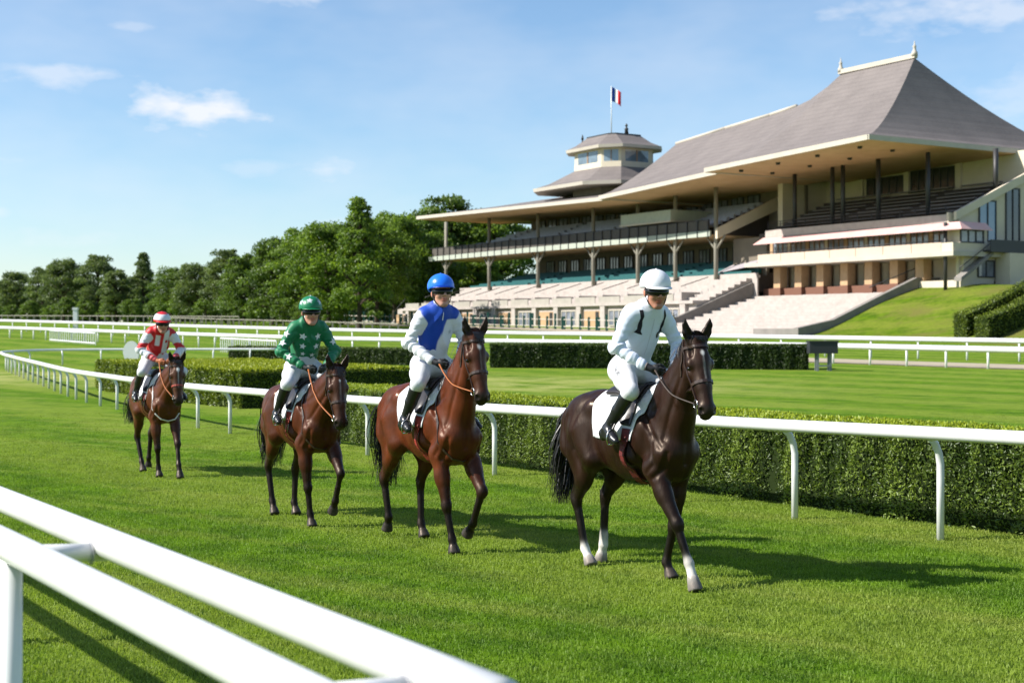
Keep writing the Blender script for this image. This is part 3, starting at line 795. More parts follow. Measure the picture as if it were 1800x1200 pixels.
wallpoly('coping', stone_pale, 4.82, 5.58, [(-17.7, 2.46), (-13.0, 3.26), (-6.5, 5.76), (-1.6, 7.56), (3.3, 7.60)], 2.0) if False else None
S_.box('low_wall', stone_grey, 5.5, 11.5, -17.5, -17.0, .6, 2.25)
# ground floor: piers, glazing
for u in (26.6, 23.1, 19.6, 15.9, 12.3, 8.7, 5.2):
    p = S_.box('pier', tan_brick, u - .55, u + .55, -1.05, .05, 6.9, 9.28); S_.box('pier_base', brown_base, u - .62, u + .62, -1.12, .12, 6.0, 6.9, p)
for a, b in zip((8.7, 12.3, 15.9, 19.6, 23.1, 26.6, 30.0), (5.2, 8.7, 12.3, 15.9, 19.6, 23.1, 26.6)):
    S_.window(b + .65, a - .65, 1.4, 6.2, 9.2, 4, pane_m, frame_m)
    S_.box('balustrade', brown_base, b + .62, a - .62, -.62, -.50, 6.05, 6.85)
S_.box('wall', stone_cream, .6, 30.0, 1.62, 2.0, 6.04, 9.3)
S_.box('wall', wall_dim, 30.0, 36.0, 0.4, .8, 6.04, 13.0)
# first floor slab, parapet, windows, awning
S_.box('slab', fascia, -1.2, 29.6, -3.3, 9.8, 9.30, 9.76)
for i in range(7):
    a = .6 + i * 3.87; S_.box('parapet_panel', peach, a, a + 3.80, -3.0, -2.76, 9.76, 10.66)
S_.box('parapet_return', stone_cream, -.9, .56, -3.0, -2.76, 9.76, 10.60); S_.box('parapet_return', stone_cream, -.9, -.66, -2.75, 3.4, 9.76, 10.60)
S_.tube('handrail', metal_dark, [(27.8, -2.88, 10.86), (.6, -2.88, 10.86)], .045)
for i in range(9):
    a = .9 + i * 2.98; S_.window(a, a + 2.55, -1.0, 10.2, 12.15, 3, pane_m, frame_m)
    S_.box('pier', stone_cream if i % 2 else tan_brick, a + 2.57, a + 2.96, -1.1, -.7, 9.76, 12.5)
S_.box('wall', wall_dim, .9, 28.0, -.7, -.5, 9.76, 12.6)
for i in range(9):
    a = 1.0 + i * 2.95
    S_.slab('awning', pink, (a, -3.75, 11.82), (a + 2.93, -3.75, 11.82), (a + 2.93, -2.25, 12.62), (a, -2.25, 12.62), .06)
S_.slab('awning', pink, (-1.6, -2.6, 11.9), (.98, -3.75, 11.84), (.98, -2.25, 12.62), (-1.0, -2.2, 12.62), .06)
S_.slab('awning', pink, (-1.6, -2.6, 11.9), (-1.0, -2.2, 12.62), (-1.0, 1.5, 12.62), (-1.6, 1.8, 11.9), .06)
S_.window(-1.9, 1.4, -.8, 10.6, 11.9, 3, pane_m, frame_dark, 'u')
S_.box('wall', stone_cream, -.75, .88, -1.9, 2.0, 9.76, 12.55)
S_.box('band', stone_pale, .6, 27.2, -2.25, -1.95, 12.64, 13.44)
S_.box('band', stone_cream, .3, .58, -2.25, 0.0, 12.64, 13.6)
for z in (13.75, 14.05, 14.35): S_.tube('handrail', metal_dark, [(27.0, -2.1, z), (.7, -2.1, z)], .035, None, 6)
for i in range(14): S_.tube('rail_post', metal_dark, [(.8 + i * 2.0, -2.1, 13.44), (.8 + i * 2.0, -2.1, 14.38)], .045, None, 6)
# seating rake with plank benches in three blocks
nt = 9
for i in range(nt):
    v0 = -1.6 + i * 1.25; z1 = 13.15 + i * .50
    S_.box('tier', tier_dark, .9, 29.0, v0, v0 + 1.27, 12.7, z1)
    for a, b in ((1.4 + .25 * i, 8.6), (9.9, 17.6), (18.9, 27.4)):
        S_.box('bench', bench_m, a, b, v0 + .45, v0 + .85, z1 + .28, z1 + .40)
S_.box('wall', stone_cream, -.2, 36.0, 9.9, 10.3, 6.0, 20.6)
S_.window(17.6, 23.4, 9.85, 17.6, 19.6, 5, pane_dark, frame_dark); S_.window(10.2, 16.6, 9.85, 17.4, 19.9, 6, pane_dark, frame_dark)
for u in (17.1, 9.7, 24.2): S_.box('pilaster', stone_cream, u - .35, u + .35, 9.55, 9.88, 13.5, 20.4)
for u in (24.0, 18.0, 16.4, 11.2, 4.4): S_.tube('column', metal_dark, [(u, -.7, 13.2), (u, -.7, 20.0)], .24, None, 10)
S_.tube('column', metal_dark, [(.4, 4.6, 15.5), (.4, 4.6, 20.3)], .26, None, 10)
S_.tube('column', metal_dark, [(.4, -2.6, 6.0), (.4, -2.6, 12.6)], .18, None, 10)
# end wall under the rake
wallpoly('end_wall', stone_cream, .0, .3, [(-1.2, 13.1), (9.9, 17.9), (14.0, 19.6), (24.0, 20.0)], 4.5)
wallpoly('raking_beam', fascia, -.28, -.02, [(-1.9, 13.5), (9.9, 18.75), (14.0, 20.3)], 13.0) if False else None
S_.poly('raking_beam', stone_cream, [(-.35, -1.9, 13.65), (-.35, 12., 19.6), (-.35, 12., 18.7), (-.35, -1.9, 12.85), (-.02, -1.9, 13.65), (-.02, 12., 19.6), (-.02, 12., 18.7), (-.02, -1.9, 12.85)], [(0, 1, 2, 3), (7, 6, 5, 4), (4, 5, 1, 0), (3, 2, 6, 7), (4, 0, 3, 7), (1, 5, 6, 2)])
S_.window(1.6, 4.1, -.04, 10.9, 15.0, 2, pane_blue, frame_dark, 'u'); S_.window(5.5, 7.6, -.04, 10.9, 16.4, 2, pane_dark, frame_dark, 'u'); S_.window(9.2, 11.6, -.04, 10.9, 17.0, 2, pane_blue, frame_dark, 'u')
S_.box('end_balcony', metal_dark, -1.9, -.02, 1.2, 16.0, 9.75, 9.95)
S_.box('balcony_panel', frame_dark, -1.9, -1.8, 1.2, 16.0, 9.95, 10.95)
S_.box('base_wall', stone_cream, -2.2, -.4, 3.6, 18.0, 3.0, 9.7)
S_.window(1.0, 3.4, -.42, 7.3, 9.0, 2, pane_m, frame_dark, 'u')
S_.box('forecourt_wall', stone_cream, -.4, 4.88, -1.4, 3.4, 3.0, 7.0)
S_.box('wall', stone_cream, -.38, .6, -.9, 3.5, 7.0, 9.3)
S_.slab('stair', stone_grey, (-1.4, -2.4, 7.2), (-.5, -2.4, 7.2), (-.5, 2.2, 9.9), (-1.4, 2.2, 9.9), .35)
S_.tube('handrail', metal_dark, [(-1.4, -2.6, 8.1), (-1.4, 2.2, 10.9)], .05); S_.tube('handrail', metal_dark, [(5.2, -1.7, 8.3), (5.2, -8.0, 6.3)], .05)
# big bell-cast hip roof
rf = sweep_roof(S_, 'roof', [(2.4, 10.6, -11.0, 20.8, 4.0, 31.0, 21.0), (12.0, 13.0, -11.0, 20.5, 4.0, 31.0, 21.0), (19.0, 18.0, -11.0, 20.27, 4.0, 31.0, 21.0), (23.0, 21.6, -11.0, 20.14, 4.0, 30.95, 21.0), (25.0, 24.0, -11.0, 20.07, 4.3, 29.95, 21.0), (27.2, 26.8, -11.0, 20.0, 4.6, 29.10, 21.0)], 10, .45, 1.36, True)
S_.slab('soffit', wood_soffit, (2.5, -10.9, 20.5), (27.1, -10.9, 19.72), (27.1, 10.0, 19.62), (2.5, 10.0, 20.4), .12, rf)
for u in (6.0, 12.0, 18.0, 24.0):
    for v in (-8.5, -4.0): MB().lathe([(.22, -.28), (.26, 0.)], S_.P(u, v, 20.42 - .0325 * (u - 2.5)), 10).build('lamp', metal_dark, rf)
S_.box('ridge_cap', fascia, 10.4, 21.8, 3.75, 4.25, 30.95, 31.45, rf)
for u in (10.6, 21.6):
    MB().lathe([(.36, 0), (.32, .4), (.20, .55), (.15, .9), (.22, 1.0), (.09, 1.15), (.03, 1.6)], S_.P(u, 4.0, 31.2), 12).build('finial', fascia, rf, True)

# ---------------- long main stand
MS = Stand('grandstand', 'long two-tier grandstand with lantern tower and teal seats', 28.0)
S_ = MS
UL = 106.0
# lower front: arcade and stone terrace above it
S_.box('arcade_wall', stone_pale, 30.0, UL - 2, -10.0, -9.0, 1.5, 5.1)
for i, u in enumerate(np.arange(32.0, UL - 3, 5.35)):
    S_.box('arcade_pier', stone_pale, u - .5, u + .5, -10.45, -10.02, 1.5, 5.08)
    if i % 2 == 0:
        S_.window(u + 1.0, u + 4.4, -10.06, 2.6, 4.6, 3, pane_m, fascia)
    else:
        S_.box('doorway', tan_brick, u + .9, u + 4.5, -10.10, -10.02, 1.6, 4.5); S_.box('doorway_shade', metal_dark, u + 1.2, u + 1.9, -10.16, -10.11, 1.6, 4.4)
S_.box('terrace_edge', stone_pale, 30.0, UL - 2, -10.5, -9.0, 5.1, 5.45)
for i in range(8):
    S_.box('step', stone_pale, 30.0, UL - 3 - .8 * i, -9.0 + i * .9 if i else -8.98, -9.0 + (i + 1) * .9 + .02, 4.0, 5.5 + i * .37)
    S_.box('added_step_line', stone_grey, 30.1, UL - 3.2 - .8 * i, -9.0 + (i + 1) * .9 - .20, -9.0 + (i + 1) * .9 - .01, 5.45 + i * .37, 5.512 + i * .37)  # added dark strip again, drawing the shade line of each step
for i, u in enumerate(np.arange(34.0, UL - 6, 5.35)):
    S_.box('box_wall', stone_pale, u, u + .22, -9.0, -5.2, 5.46, 6.5); S_.tube('handrail', metal_dark, [(u + .1, -9.0, 7.15), (u + .1, -5.0, 8.3)], .05)
    S_.box('glass_screen', mat('screen_glass', (.40, .37, .32), .3, .5, noise=(1.0, .7, (.30, .28, .24))), u + .4, u + 4.9, -9.9, -9.8, 5.46, 6.25)
S_.box('terrace_wall', stone_pale, 29.0, UL - 6, -1.9, -1.7, 5.5, 8.7)
# lower seating (teal) and its back wall
for i in range(7):
    S_.box('tier', tier_dark, 30.0, UL - 7, -1.7 + i * 1.1, -.6 + i * 1.1 + .01, 6.5, 8.2 + i * .30)
    for a, b in ((30.6, 46.0), (47.2, 62.5), (63.7, 79.0), (80.2, UL - 8.5 - i)): S_.box('seat_row', seat_teal, a, b, -1.45 + i * 1.1, -1.0 + i * 1.1, 8.45 + i * .30, 9.0 + i * .30)
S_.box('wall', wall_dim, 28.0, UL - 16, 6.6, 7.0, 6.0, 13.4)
for u in np.arange(31.0, UL - 20, 3.4): S_.window(u, u + 2.2, 6.5, 10.6, 12.6, 3, pane_m, frame_dark)
# balcony with its railing
S_.box('balcony_slab', wood_soffit, 36.2, UL + 1.5, -3.0, 6.5, 13.30, 13.48)
S_.box('balcony_edge', pale_green, 36.0, UL + 2, -3.25, -3.0, 13.25, 13.95)
for u in np.arange(36.3, UL + 1, 2.02):
    S_.box('railing_panel', mesh_dark, u + .06, u + 1.96, -3.16, -3.10, 14.0, 15.16); S_.box('railing_post', metal_dark, u - .06, u + .06, -3.32, -3.05, 13.2, 15.25)
S_.tube('handrail', metal_dark, [(36.2, -3.12, 15.24), (UL + 1.8, -3.12, 15.24)], .06)
# columns with forked brackets
for u in (36.1, 44.0, 51.9, 62.1, 76.2, 90.2, 104.0):
    c = S_.tube('column', post_paint, [(u, -2.2, 5.6), (u, -2.2, 19.4)], .27, None, 10)
    for d_ in (-1, 1): S_.tube('bracket', post_paint, [(u, -2.2, 11.6), (u + d_ * .9, -2.2, 12.5), (u + d_ * 1.7, -2.2, 13.3)], .13, c, 6)
    S_.tube('bracket', post_paint, [(u, -2.2, 11.8), (u, -1.0, 13.2)], .13, c, 6)
# upper rake and back wall
for i in range(8):
    S_.box('tier', tier_dark, 36.3, UL - 4 - i * 1.2, -2.2 + i * 1.05, -1.15 + i * 1.05 + .01, 13.5, 14.15 + i * .40)
    for a, b in ((37.0, 47.6), (48.8, 61.0), (62.2, 75.0), (76.2, 89.0), (90.2, UL - 5 - i * 1.3)): S_.box('seat_row', seat_blue, a, b, -1.9 + i * 1.05, -1.5 + i * 1.05, 14.45 + i * .40, 14.95 + i * .40)
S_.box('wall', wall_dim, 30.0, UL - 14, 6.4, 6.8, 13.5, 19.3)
for u in np.arange(38.0, UL - 17, 3.1): S_.window(u, u + 2.3, 6.3, 17.2, 18.9, 2, pane_m, frame_dark)
# projecting box and the raking stair flank beside the pavilion
S_.box('viewing_box', pale_green, 43.6, 54.0, -3.4, -3.1, 15.7, 16.95); S_.box('viewing_box_side', pale_green, 43.4, 43.6, -3.4, 3.0, 15.7, 16.95); S_.box('viewing_box_floor', fascia, 43.3, 54.2, -3.5, 3.0, 15.45, 15.68)
S_.poly('stair_flank', stone_cream, [(34.6, -3.2, 14.1), (34.6, 8.0, 19.0), (34.6, 8.0, 17.4), (34.6, -3.2, 12.9), (35.0, -3.2, 14.1), (35.0, 8.0, 19.0), (35.0, 8.0, 17.4), (35.0, -3.2, 12.9)], [(0, 1, 2, 3), (7, 6, 5, 4), (4, 5, 1, 0), (3, 2, 6, 7), (4, 0, 3, 7), (1, 5, 6, 2)])
S_.poly('stair_flank', stone_grey, [(29.6, -14.5, 3.0), (29.6, -2.0, 7.6), (29.6, -2.0, 4.5), (29.6, -14.5, 1.2), (30.0, -14.5, 3.0), (30.0, -2.0, 7.6), (30.0, -2.0, 4.5), (30.0, -14.5, 1.2)], [(0, 1, 2, 3), (7, 6, 5, 4), (4, 5, 1, 0), (3, 2, 6, 7), (4, 0, 3, 7), (1, 5, 6, 2)])
S_.box('wall', stone_cream, 30.2, 31.0, 3.0, 10.0, 13.0, 19.8)
S_.slab('sun_awning', mat('awning_grey', (.36, .33, .35), .8), (30.5, -1.6, 9.6), (36.5, -1.6, 9.0), (36.5, .8, 10.0), (30.5, .8, 10.6), .08)
# outer stair at the far end
for i in range(10): S_.box('stair_step', stone_pale, UL + 3.5 - i * .62, UL + 4.1 - i * .62 + .01, -9.5, -6.5, 2.4, 2.9 + i * .30)
S_.tube('handrail', metal_dark, [(UL + 4, -9.5, 4.0), (UL - 2, -9.5, 7.0)], .06)
S_.box('stair_landing', stone_pale, UL - 2.4, UL + .5, -9.6, -6.4, 4.6, 5.4)
# roofs
r1 = sweep_roof(S_, 'roof', [(26.7, 26.3, -9.2, 19.95, 4.6, 29.10, 21.0), (30.0, 30.0, -9.2, 19.8, 5.0, 28.55, 21.0), (34.5, 35.0, -9.2, 19.6, 5.4, 28.2, 21.0), (42.0, 44.0, -9.2, 19.25, 5.8, 27.7, 21.0), (50.5, 54.5, -9.2, 18.9, 6.0, 26.9, 21.0)], 7, .45, 1.22, False, True)
S_.slab('soffit', wood_soffit, (26.6, -9.1, 19.75), (50.4, -9.1, 18.6), (50.4, 6.4, 18.5), (26.6, 6.4, 19.6), .12, r1)
for a_, b_ in (((30.0, 5.0, 28.6), (35.0, 5.4, 28.25)), ((35.0, 5.4, 28.25), (44.0, 5.8, 27.75)), ((44.0, 5.8, 27.75), (54.5, 6.0, 26.95))): S_.tube('ridge_cap', fascia, [a_, b_], .22, r1, 8)
r2 = hip_roof(S_, 'roof', 49.0, UL - 4.2, -8.6, 19.0, 18.75, 60.0, UL - 13, 5.0, 21.9, 1.05, 4, .42, None, 19.85)
S_.slab('soffit', wood_soffit, (49.2, -8.5, 18.42), (UL - 4.3, -8.5, 19.5), (UL - 4.3, 6.6, 19.4), (49.2, 6.6, 18.32), .12, r2)
# lantern tower
def octo(r_, z, cu=64.0, cv=2.5, ch=.60, b=.80):
    a = r_; c = r_ * ch
    return [(cu - c, cv - a * b, z), (cu + c, cv - a * b, z), (cu + a, cv - c * b, z), (cu + a, cv + c * b, z), (cu + c, cv + a * b, z), (cu - c, cv + a * b, z), (cu - a, cv + c * b, z), (cu - a, cv - c * b, z)]
def octo_loft(name, m, rings, parent=None, cap=True):
    pts = [p for r_ in rings for p in r_]; n_ = len(rings)
    fs = [(8 * i + (j + 1) % 8, 8 * i + j, 8 * i + 8 + j, 8 * i + 8 + (j + 1) % 8) for i in range(n_ - 1) for j in range(8)]
    if cap: fs += [tuple(range(8)), tuple(8 * (n_ - 1) + j for j in range(7, -1, -1))]
    return S_.poly(name, m, pts, fs, parent)
tw_ = octo_loft('tower', wall_dim, [octo(5.6, 18.8), octo(5.6, 22.6)])
octo_loft('skirt_roof', slate, [octo(10.2, 21.75, 65.6), octo(8.4, 22.35, 65.0), octo(5.45, 24.0)], tw_)
octo_loft('skirt_fascia', fascia, [octo(10.25, 21.32, 65.6), octo(10.35, 21.78, 65.6)], tw_); octo_loft('skirt_soffit', wood_soffit, [octo(5.4, 21.6), octo(10.15, 21.36, 65.6)], tw_)
octo_loft('tower_wall', stone_cream, [octo(5.45, 24.0), octo(5.45, 24.75)], tw_); octo_loft('tower_head', stone_cream, [octo(5.45, 26.3), octo(5.45, 26.75)], tw_)
o0 = octo(5.40, 24.75); o1 = octo(5.40, 26.3)
for j in range(8):
    a, b = V(*o0[j]), V(*o0[(j + 1) % 8]); d_ = b - a; n_ = V(d_[1], -d_[0], 0) / np.linalg.norm(d_); h_ = V(0, 0, 1.56)
    for (f0, f1, m_, nm, th) in ((0, .13, stone_cream, 'tower_pier', .25), (.87, 1, stone_cream, 'tower_pier', .25), (.13, .87, pane_sky, 'tower_pane', .06)):
        p, q_ = a + d_ * f0, a + d_ * f1
        MB().hexa([S_.P(*x) for x in (p, q_, q_ - n_ * th, p - n_ * th, p + h_, q_ + h_, q_ - n_ * th + h_, p - n_ * th + h_)]).build(nm, m_, tw_)
    p = a + d_ * .48; q_ = a + d_ * .52
    MB().hexa([S_.P(*x) for x in (p + n_ * .05, q_ + n_ * .05, q_ - n_ * .2, p - n_ * .2, p + n_ * .05 + h_, q_ + n_ * .05 + h_, q_ - n_ * .2 + h_, p - n_ * .2 + h_)]).build('tower_mullion', frame_m, tw_)
octo_loft('tower_fascia', fascia, [octo(6.55, 26.5), octo(6.65, 26.9)], tw_); octo_loft('tower_roof', slate, [octo(6.6, 26.88), octo(5.2, 27.5), octo(3.4, 28.6, ch=.75)], tw_)
octo_loft('tower_cap', metal_dark, [octo(3.45, 28.55, ch=.75), octo(3.45, 28.75, ch=.75)], tw_)
for u_, v_, h_ in ((71.0, 2.0, 2.6), (61.0, 2.5, 1.4)):
    MB().lathe([(.30, 0), (.22, .5), (.34, .62), (.14, .8), (.10, h_ * .7), (.22, h_ * .74), (.04, h_)], S_.P(u_, v_, 27.2 if u_ > 65 else 28.8), 8).build('finial', metal_dark, tw_, True)
# flag above the lantern
fw = g_world(65.6, 3.2, 28.8)
fl = empty('flagpole', fw); tag(fl, 'white pole with a blue, white and red flag above the lantern tower', 'flag')
MB().tube([(0, 0, 0), (0, 0, 7.2)], .07, 8).build('pole', rail_white, fl, True)
for k, (nm, c_) in enumerate((('blue_stripe', (.02, .07, .36)), ('white_stripe', (.8, .8, .8)), ('red_stripe', (.60, .02, .03)))):
    vs = []; fs = []; nx, nz = 5, 8
    for i in range(nx + 1):
        t_ = (k + i / nx) / 3
        for j in range(nz + 1):
            w_ = 1.95 * j / nz
            vs.append((.08 + 1.25 * t_, .2 * math.sin(5.5 * t_ + .6 * j / nz) * t_, 7.05 - w_ - .75 * t_ ** 1.4))
    for i in range(nx):
        for j in range(nz): fs.append((i * (nz + 1) + j, i * (nz + 1) + j + 1, (i + 1) * (nz + 1) + j + 1, (i + 1) * (nz + 1) + j))
    ob = link(nm, mesh_np(nm, vs, np.array(fs), True), mat('flag_' + nm, c_, .8, .2), fl); md = ob.modifiers.new('t', 'SOLIDIFY'); md.thickness = .02

# apron, dirt track, grass bank
sand = mat('sand', (.40, .34, .25), .95, .1, noise=(.4, .6, (.30, .26, .18)), bump=(3, .3, .05))
def strip(name, pa, pb, m, dz, n=40):
    A_ = np.array(bez([(a, b, 0) for a, b in pa], 10)); B_ = np.array(bez([(a, b, 0) for a, b in pb], 10)); k = min(len(A_), len(B_))
    vs = []
    for i in range(k): vs += [(A_[i, 0], A_[i, 1], gz(A_[i, 1]) + dz), (B_[i, 0], B_[i, 1], gz(B_[i, 1]) + dz)]
    fs = [(2 * i, 2 * i + 2, 2 * i + 3, 2 * i + 1) for i in range(k - 1)]
    tag(link(name, mesh_np(name, vs, fs), m), kind='structure')
strip('dirt_track', [(a, b + .4) for a, b in F1[:5]], [(a, b + 9.5) for a, b in F1[:5]], sand, .03)
ap = [g_world(u, -16.5) for u in (8, 36, 70, 112)]; ap2 = [g_world(u, -26) for u in (8, 36, 70, 112)]
strip('stand_apron', [(p[0], p[1]) for p in ap], [(p[0], p[1]) for p in ap2], sand, .05)
def bank():
    nu, nv = 30, 24; vs = []
    for i in range(nu + 1):
        u = 4.88 - 60 * i / nu
        for j in range(nv + 1):
            v = -21 + 34 * j / nv; w = g_world(u, v); t_ = min(1, max(0, (v + 19) / 21)); s_ = t_ * t_ * (3 - 2 * t_)
            z = gz(w[1]) - .08 + (6.9 - gz(w[1])) * s_ * (1 - .12 * min(1, i / 12)) + .12 * math.sin(u * .4) * math.sin(v * .5) * s_
            vs.append((w[0], w[1], z))
    fs = [(i * (nv + 1) + j, i * (nv + 1) + j + 1, (i + 1) * (nv + 1) + j + 1, (i + 1) * (nv + 1) + j) for i in range(nu) for j in range(nv)]
    tag(link('grass_bank', mesh_np('grass_bank', vs, np.array(fs), True), ground_material('turf_bank', (.90, .80, .85))), kind='structure')
bank()
# ------------------------------------------------------------------ trees
bark = mat('bark', (.060, .045, .032), .9, .2, noise=(3, .6, (.03, .024, .018)), bump=(6, .6, .06))
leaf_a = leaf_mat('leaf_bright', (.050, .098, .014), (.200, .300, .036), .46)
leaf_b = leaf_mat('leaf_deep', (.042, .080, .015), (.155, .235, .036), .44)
leaf_c = leaf_mat('leaf_hazed', (.060, .094, .036), (.165, .222, .066), .45)  # distance haze put into the leaf colour, paler and bluer
def tree_proto(seed, h, w, base, nclump, lpc, lsize, shape='oval'):
    r = np.random.default_rng(seed)
    tb = MB(); lean = r.normal(size=2) * .02 * h
    trunk = [V(0, 0, -.3), V(lean[0] * .2, lean[1] * .2, base), V(lean[0] * .5, lean[1] * .5, h * .45), V(lean[0], lean[1], h * .86)]
    tb.tube(bez(trunk, 4), list(np.linspace(.030 * h, .006 * h, 13)), 8)
    P = []; Nn = []; Tn = []
    for i in range(nclump):
        k = r.random() ** .75; z = base + .3 + (h - base - .3) * k
        if shape == 'oval': prof = math.sin(math.pi * (.10 + .84 * k)) ** .55
        elif shape == 'cone': prof = (1 - k) ** .7 * .95 + .10
        else: prof = math.sin(math.pi * (.22 + .74 * k)) ** .5
        a = r.uniform(0, 6.283); rad = w * .5 * prof * (.45 + .55 * math.sqrt(r.random())); rad *= 1 + .16 * math.sin(3 * a + seed + 5 * k)
        c = V(rad * math.cos(a) + lean[0] * k, rad * math.sin(a) + lean[1] * k, z + r.normal() * .02 * h)
        cr = w * r.uniform(.09, .19) * (.65 + .5 * prof)
        d = r.normal(size=(lpc, 3)); d /= np.linalg.norm(d, axis=1, keepdims=True)
        d[:, 2] = np.where(d[:, 2] < -.35, -d[:, 2] * .6, d[:, 2])
        p = c + d * cr * (.55 + .5 * r.random((lpc, 1))) * V(1.1, 1.1, .72)
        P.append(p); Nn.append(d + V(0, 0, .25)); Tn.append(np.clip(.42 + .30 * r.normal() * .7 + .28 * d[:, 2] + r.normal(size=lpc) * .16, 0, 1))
        if i % 3 == 0:
            zz = base + (z - base) * .62; tb.tube(bez([V(lean[0] * zz / h, lean[1] * zz / h, zz), V(c[0] * .55, c[1] * .55, zz * .45 + c[2] * .55), c], 3), list(np.linspace(.011 * h, .003 * h, 7)), 5)
    P = np.concatenate(P); Nn = np.concatenate(Nn); Tn = np.concatenate(Tn)
    return tb.mesh('trunk', True), leaves_mesh('crown', P, Nn, lsize, r, .9, .0, Tn, .75)
PROTO = [tree_proto(1, 13.5, 8.6, 1.9, 120, 115, .34, 'oval'), tree_proto(2, 13.0, 10.0, 2.2, 130, 115, .34, 'oval'), tree_proto(3, 12.0, 7.6, 1.6, 110, 110, .34, 'round'),
         tree_proto(4, 14.0, 7.0, 1.3, 120, 110, .32, 'cone'), tree_proto(5, 11.0, 9.4, 1.8, 110, 110, .36, 'round')]
SHRUB = tree_proto(9, 4.4, 4.6, .25, 60, 80, .26, 'round')
def plant(proto, loc, sc, rz, m, label, name='tree', cat='tree', group='trees along the back of the course', sz=None):
    root = empty(name, (loc[0], loc[1], gz(loc[1])), rz); root.scale = (sc, sc, sz or sc); tag(root, label, cat, group)
    t = link('trunk', proto[0], bark, root)
    cme = proto[1]
    key = cme.name + m.name
    if key not in TREE_MESH:
        c2 = cme.copy(); c2.materials.clear(); c2.materials.append(m); TREE_MESH[key] = c2
    link('crown', TREE_MESH[key], m, root)
TREE_MESH = {}
HT = [13.5, 13.0, 12.0, 14.0, 11.0]
# (pixel column of the crown, crown top, base row, distance, prototype, leaf): the row of trees from the stand leftwards
ROW = [(632, 362, 168, 3, leaf_a), (578, 398, 176, 1, leaf_a), (694, 382, 236, 1, leaf_a), (742, 392, 256, 0, leaf_a), (528, 412, 186, 0, leaf_a), (480, 424, 198, 2, leaf_b), (662, 392, 196, 1, leaf_a), (712, 395, 262, 4, leaf_b), (600, 405, 205, 2, leaf_b), (430, 452, 205, 2, leaf_b),
       (398, 446, 222, 0, leaf_c), (345, 470, 228, 4, leaf_c), (300, 474, 236, 1, leaf_b), (252, 452, 262, 3, leaf_c), (205, 478, 262, 2, leaf_c), (172, 455, 272, 0, leaf_c), (112, 460, 282, 1, leaf_c), (72, 474, 300, 2, leaf_c), (30, 484, 315, 4, leaf_c), (-20, 488, 320, 0, leaf_c),
       (140, 490, 310, 1, leaf_c), (320, 486, 285, 2, leaf_c), (560, 430, 240, 4, leaf_b), (370, 480, 280, 0, leaf_c), (230, 490, 310, 4, leaf_c), (455, 455, 250, 1, leaf_c), (0, 495, 350, 1, leaf_c), (95, 492, 340, 3, leaf_c),
       (785, 357, 262, 0, leaf_b), (828, 392, 270, 1, leaf_b), (872, 384, 262, 4, leaf_a), (748, 390, 258, 2, leaf_b), (760, 420, 240, 4, leaf_b), (846, 440, 246, 2, leaf_a)]
TL = ['tallest bright green tree, just left of the grandstand', 'bright green tree left of the tallest one', 'full green tree right of the tallest one', 'green tree touching the left end of the stand roof', 'bright green tree at the left shoulder of the tall group',
      'deep green tree above the green jockey, left edge of the tall group', 'dark tree standing behind the tallest bright one', 'dark round tree behind the group nearest the stand', 'dark tree between the two brightest trees', 'rounded dark tree left of the green jockey',
      'hazy blue-green tree with a pointed top left of the green jockey', 'low hazy blue-green tree above the red and white jockey', 'deep green tree directly behind the red and white jockey', 'pointed hazy blue-green tree left of the red and white jockey', 'small gap-filling dark tree left of the pointed one',
      'tall oval hazy blue-green tree second from a group of two at the left', 'wide oval hazy blue-green tree first from the left of the tall pair', 'dark rounded tree in the far left mass', 'low dark tree near the left picture edge', 'dark tree cut by the left picture edge',
      'far dark tree between the tall pair at the left', 'far tree showing between the jockey in red and the pointed top', 'dark tree far behind the green jockey', 'far dark tree behind the hazy blue-green row', 'far dark round tree behind the pointed one', 'far tree behind the deep green edge tree', 'farthest tree at the left edge', 'far slim tree in the left mass',
      'tree whose top shows above the left tip of the stand roof', 'tree seen through the open left end of the upper tier', 'light green tree seen behind the upper seats', 'tree behind the roof tip beside the tallest group', 'dark tree under the left end of the balcony', 'bright tree seen through the lower left tier']
r_ = np.random.default_rng(21)
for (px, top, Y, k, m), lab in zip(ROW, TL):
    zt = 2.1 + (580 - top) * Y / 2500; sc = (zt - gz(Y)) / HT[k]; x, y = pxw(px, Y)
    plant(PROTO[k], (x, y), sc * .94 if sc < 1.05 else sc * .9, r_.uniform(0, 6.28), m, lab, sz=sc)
# shrubs along the foot of the wood
ORD = 'first second third fourth fifth sixth seventh eighth ninth tenth eleventh twelfth thirteenth fourteenth fifteenth sixteenth seventeenth eighteenth nineteenth twentieth'.split()
SH = [(-15, 288), (20, 280), (52, 276), (86, 270), (118, 268), (150, 262), (196, 258), (232, 250), (278, 240), (318, 226), (362, 216), (408, 206), (446, 196), (500, 182), (545, 176), (592, 170), (668, 236), (705, 240), (738, 246), (772, 250)]
for i, (px, Y) in enumerate(SH):
    x, y = pxw(px, Y + 6); plant(SHRUB, (x, y), r_.uniform(.65, 1.0), r_.uniform(0, 6.28), leaf_b if i % 3 else leaf_a, 'low rounded shrub at the foot of the wood, %s from the left picture edge' % ORD[i], 'shrub', 'shrub', 'shrubs along the foot of the wood')
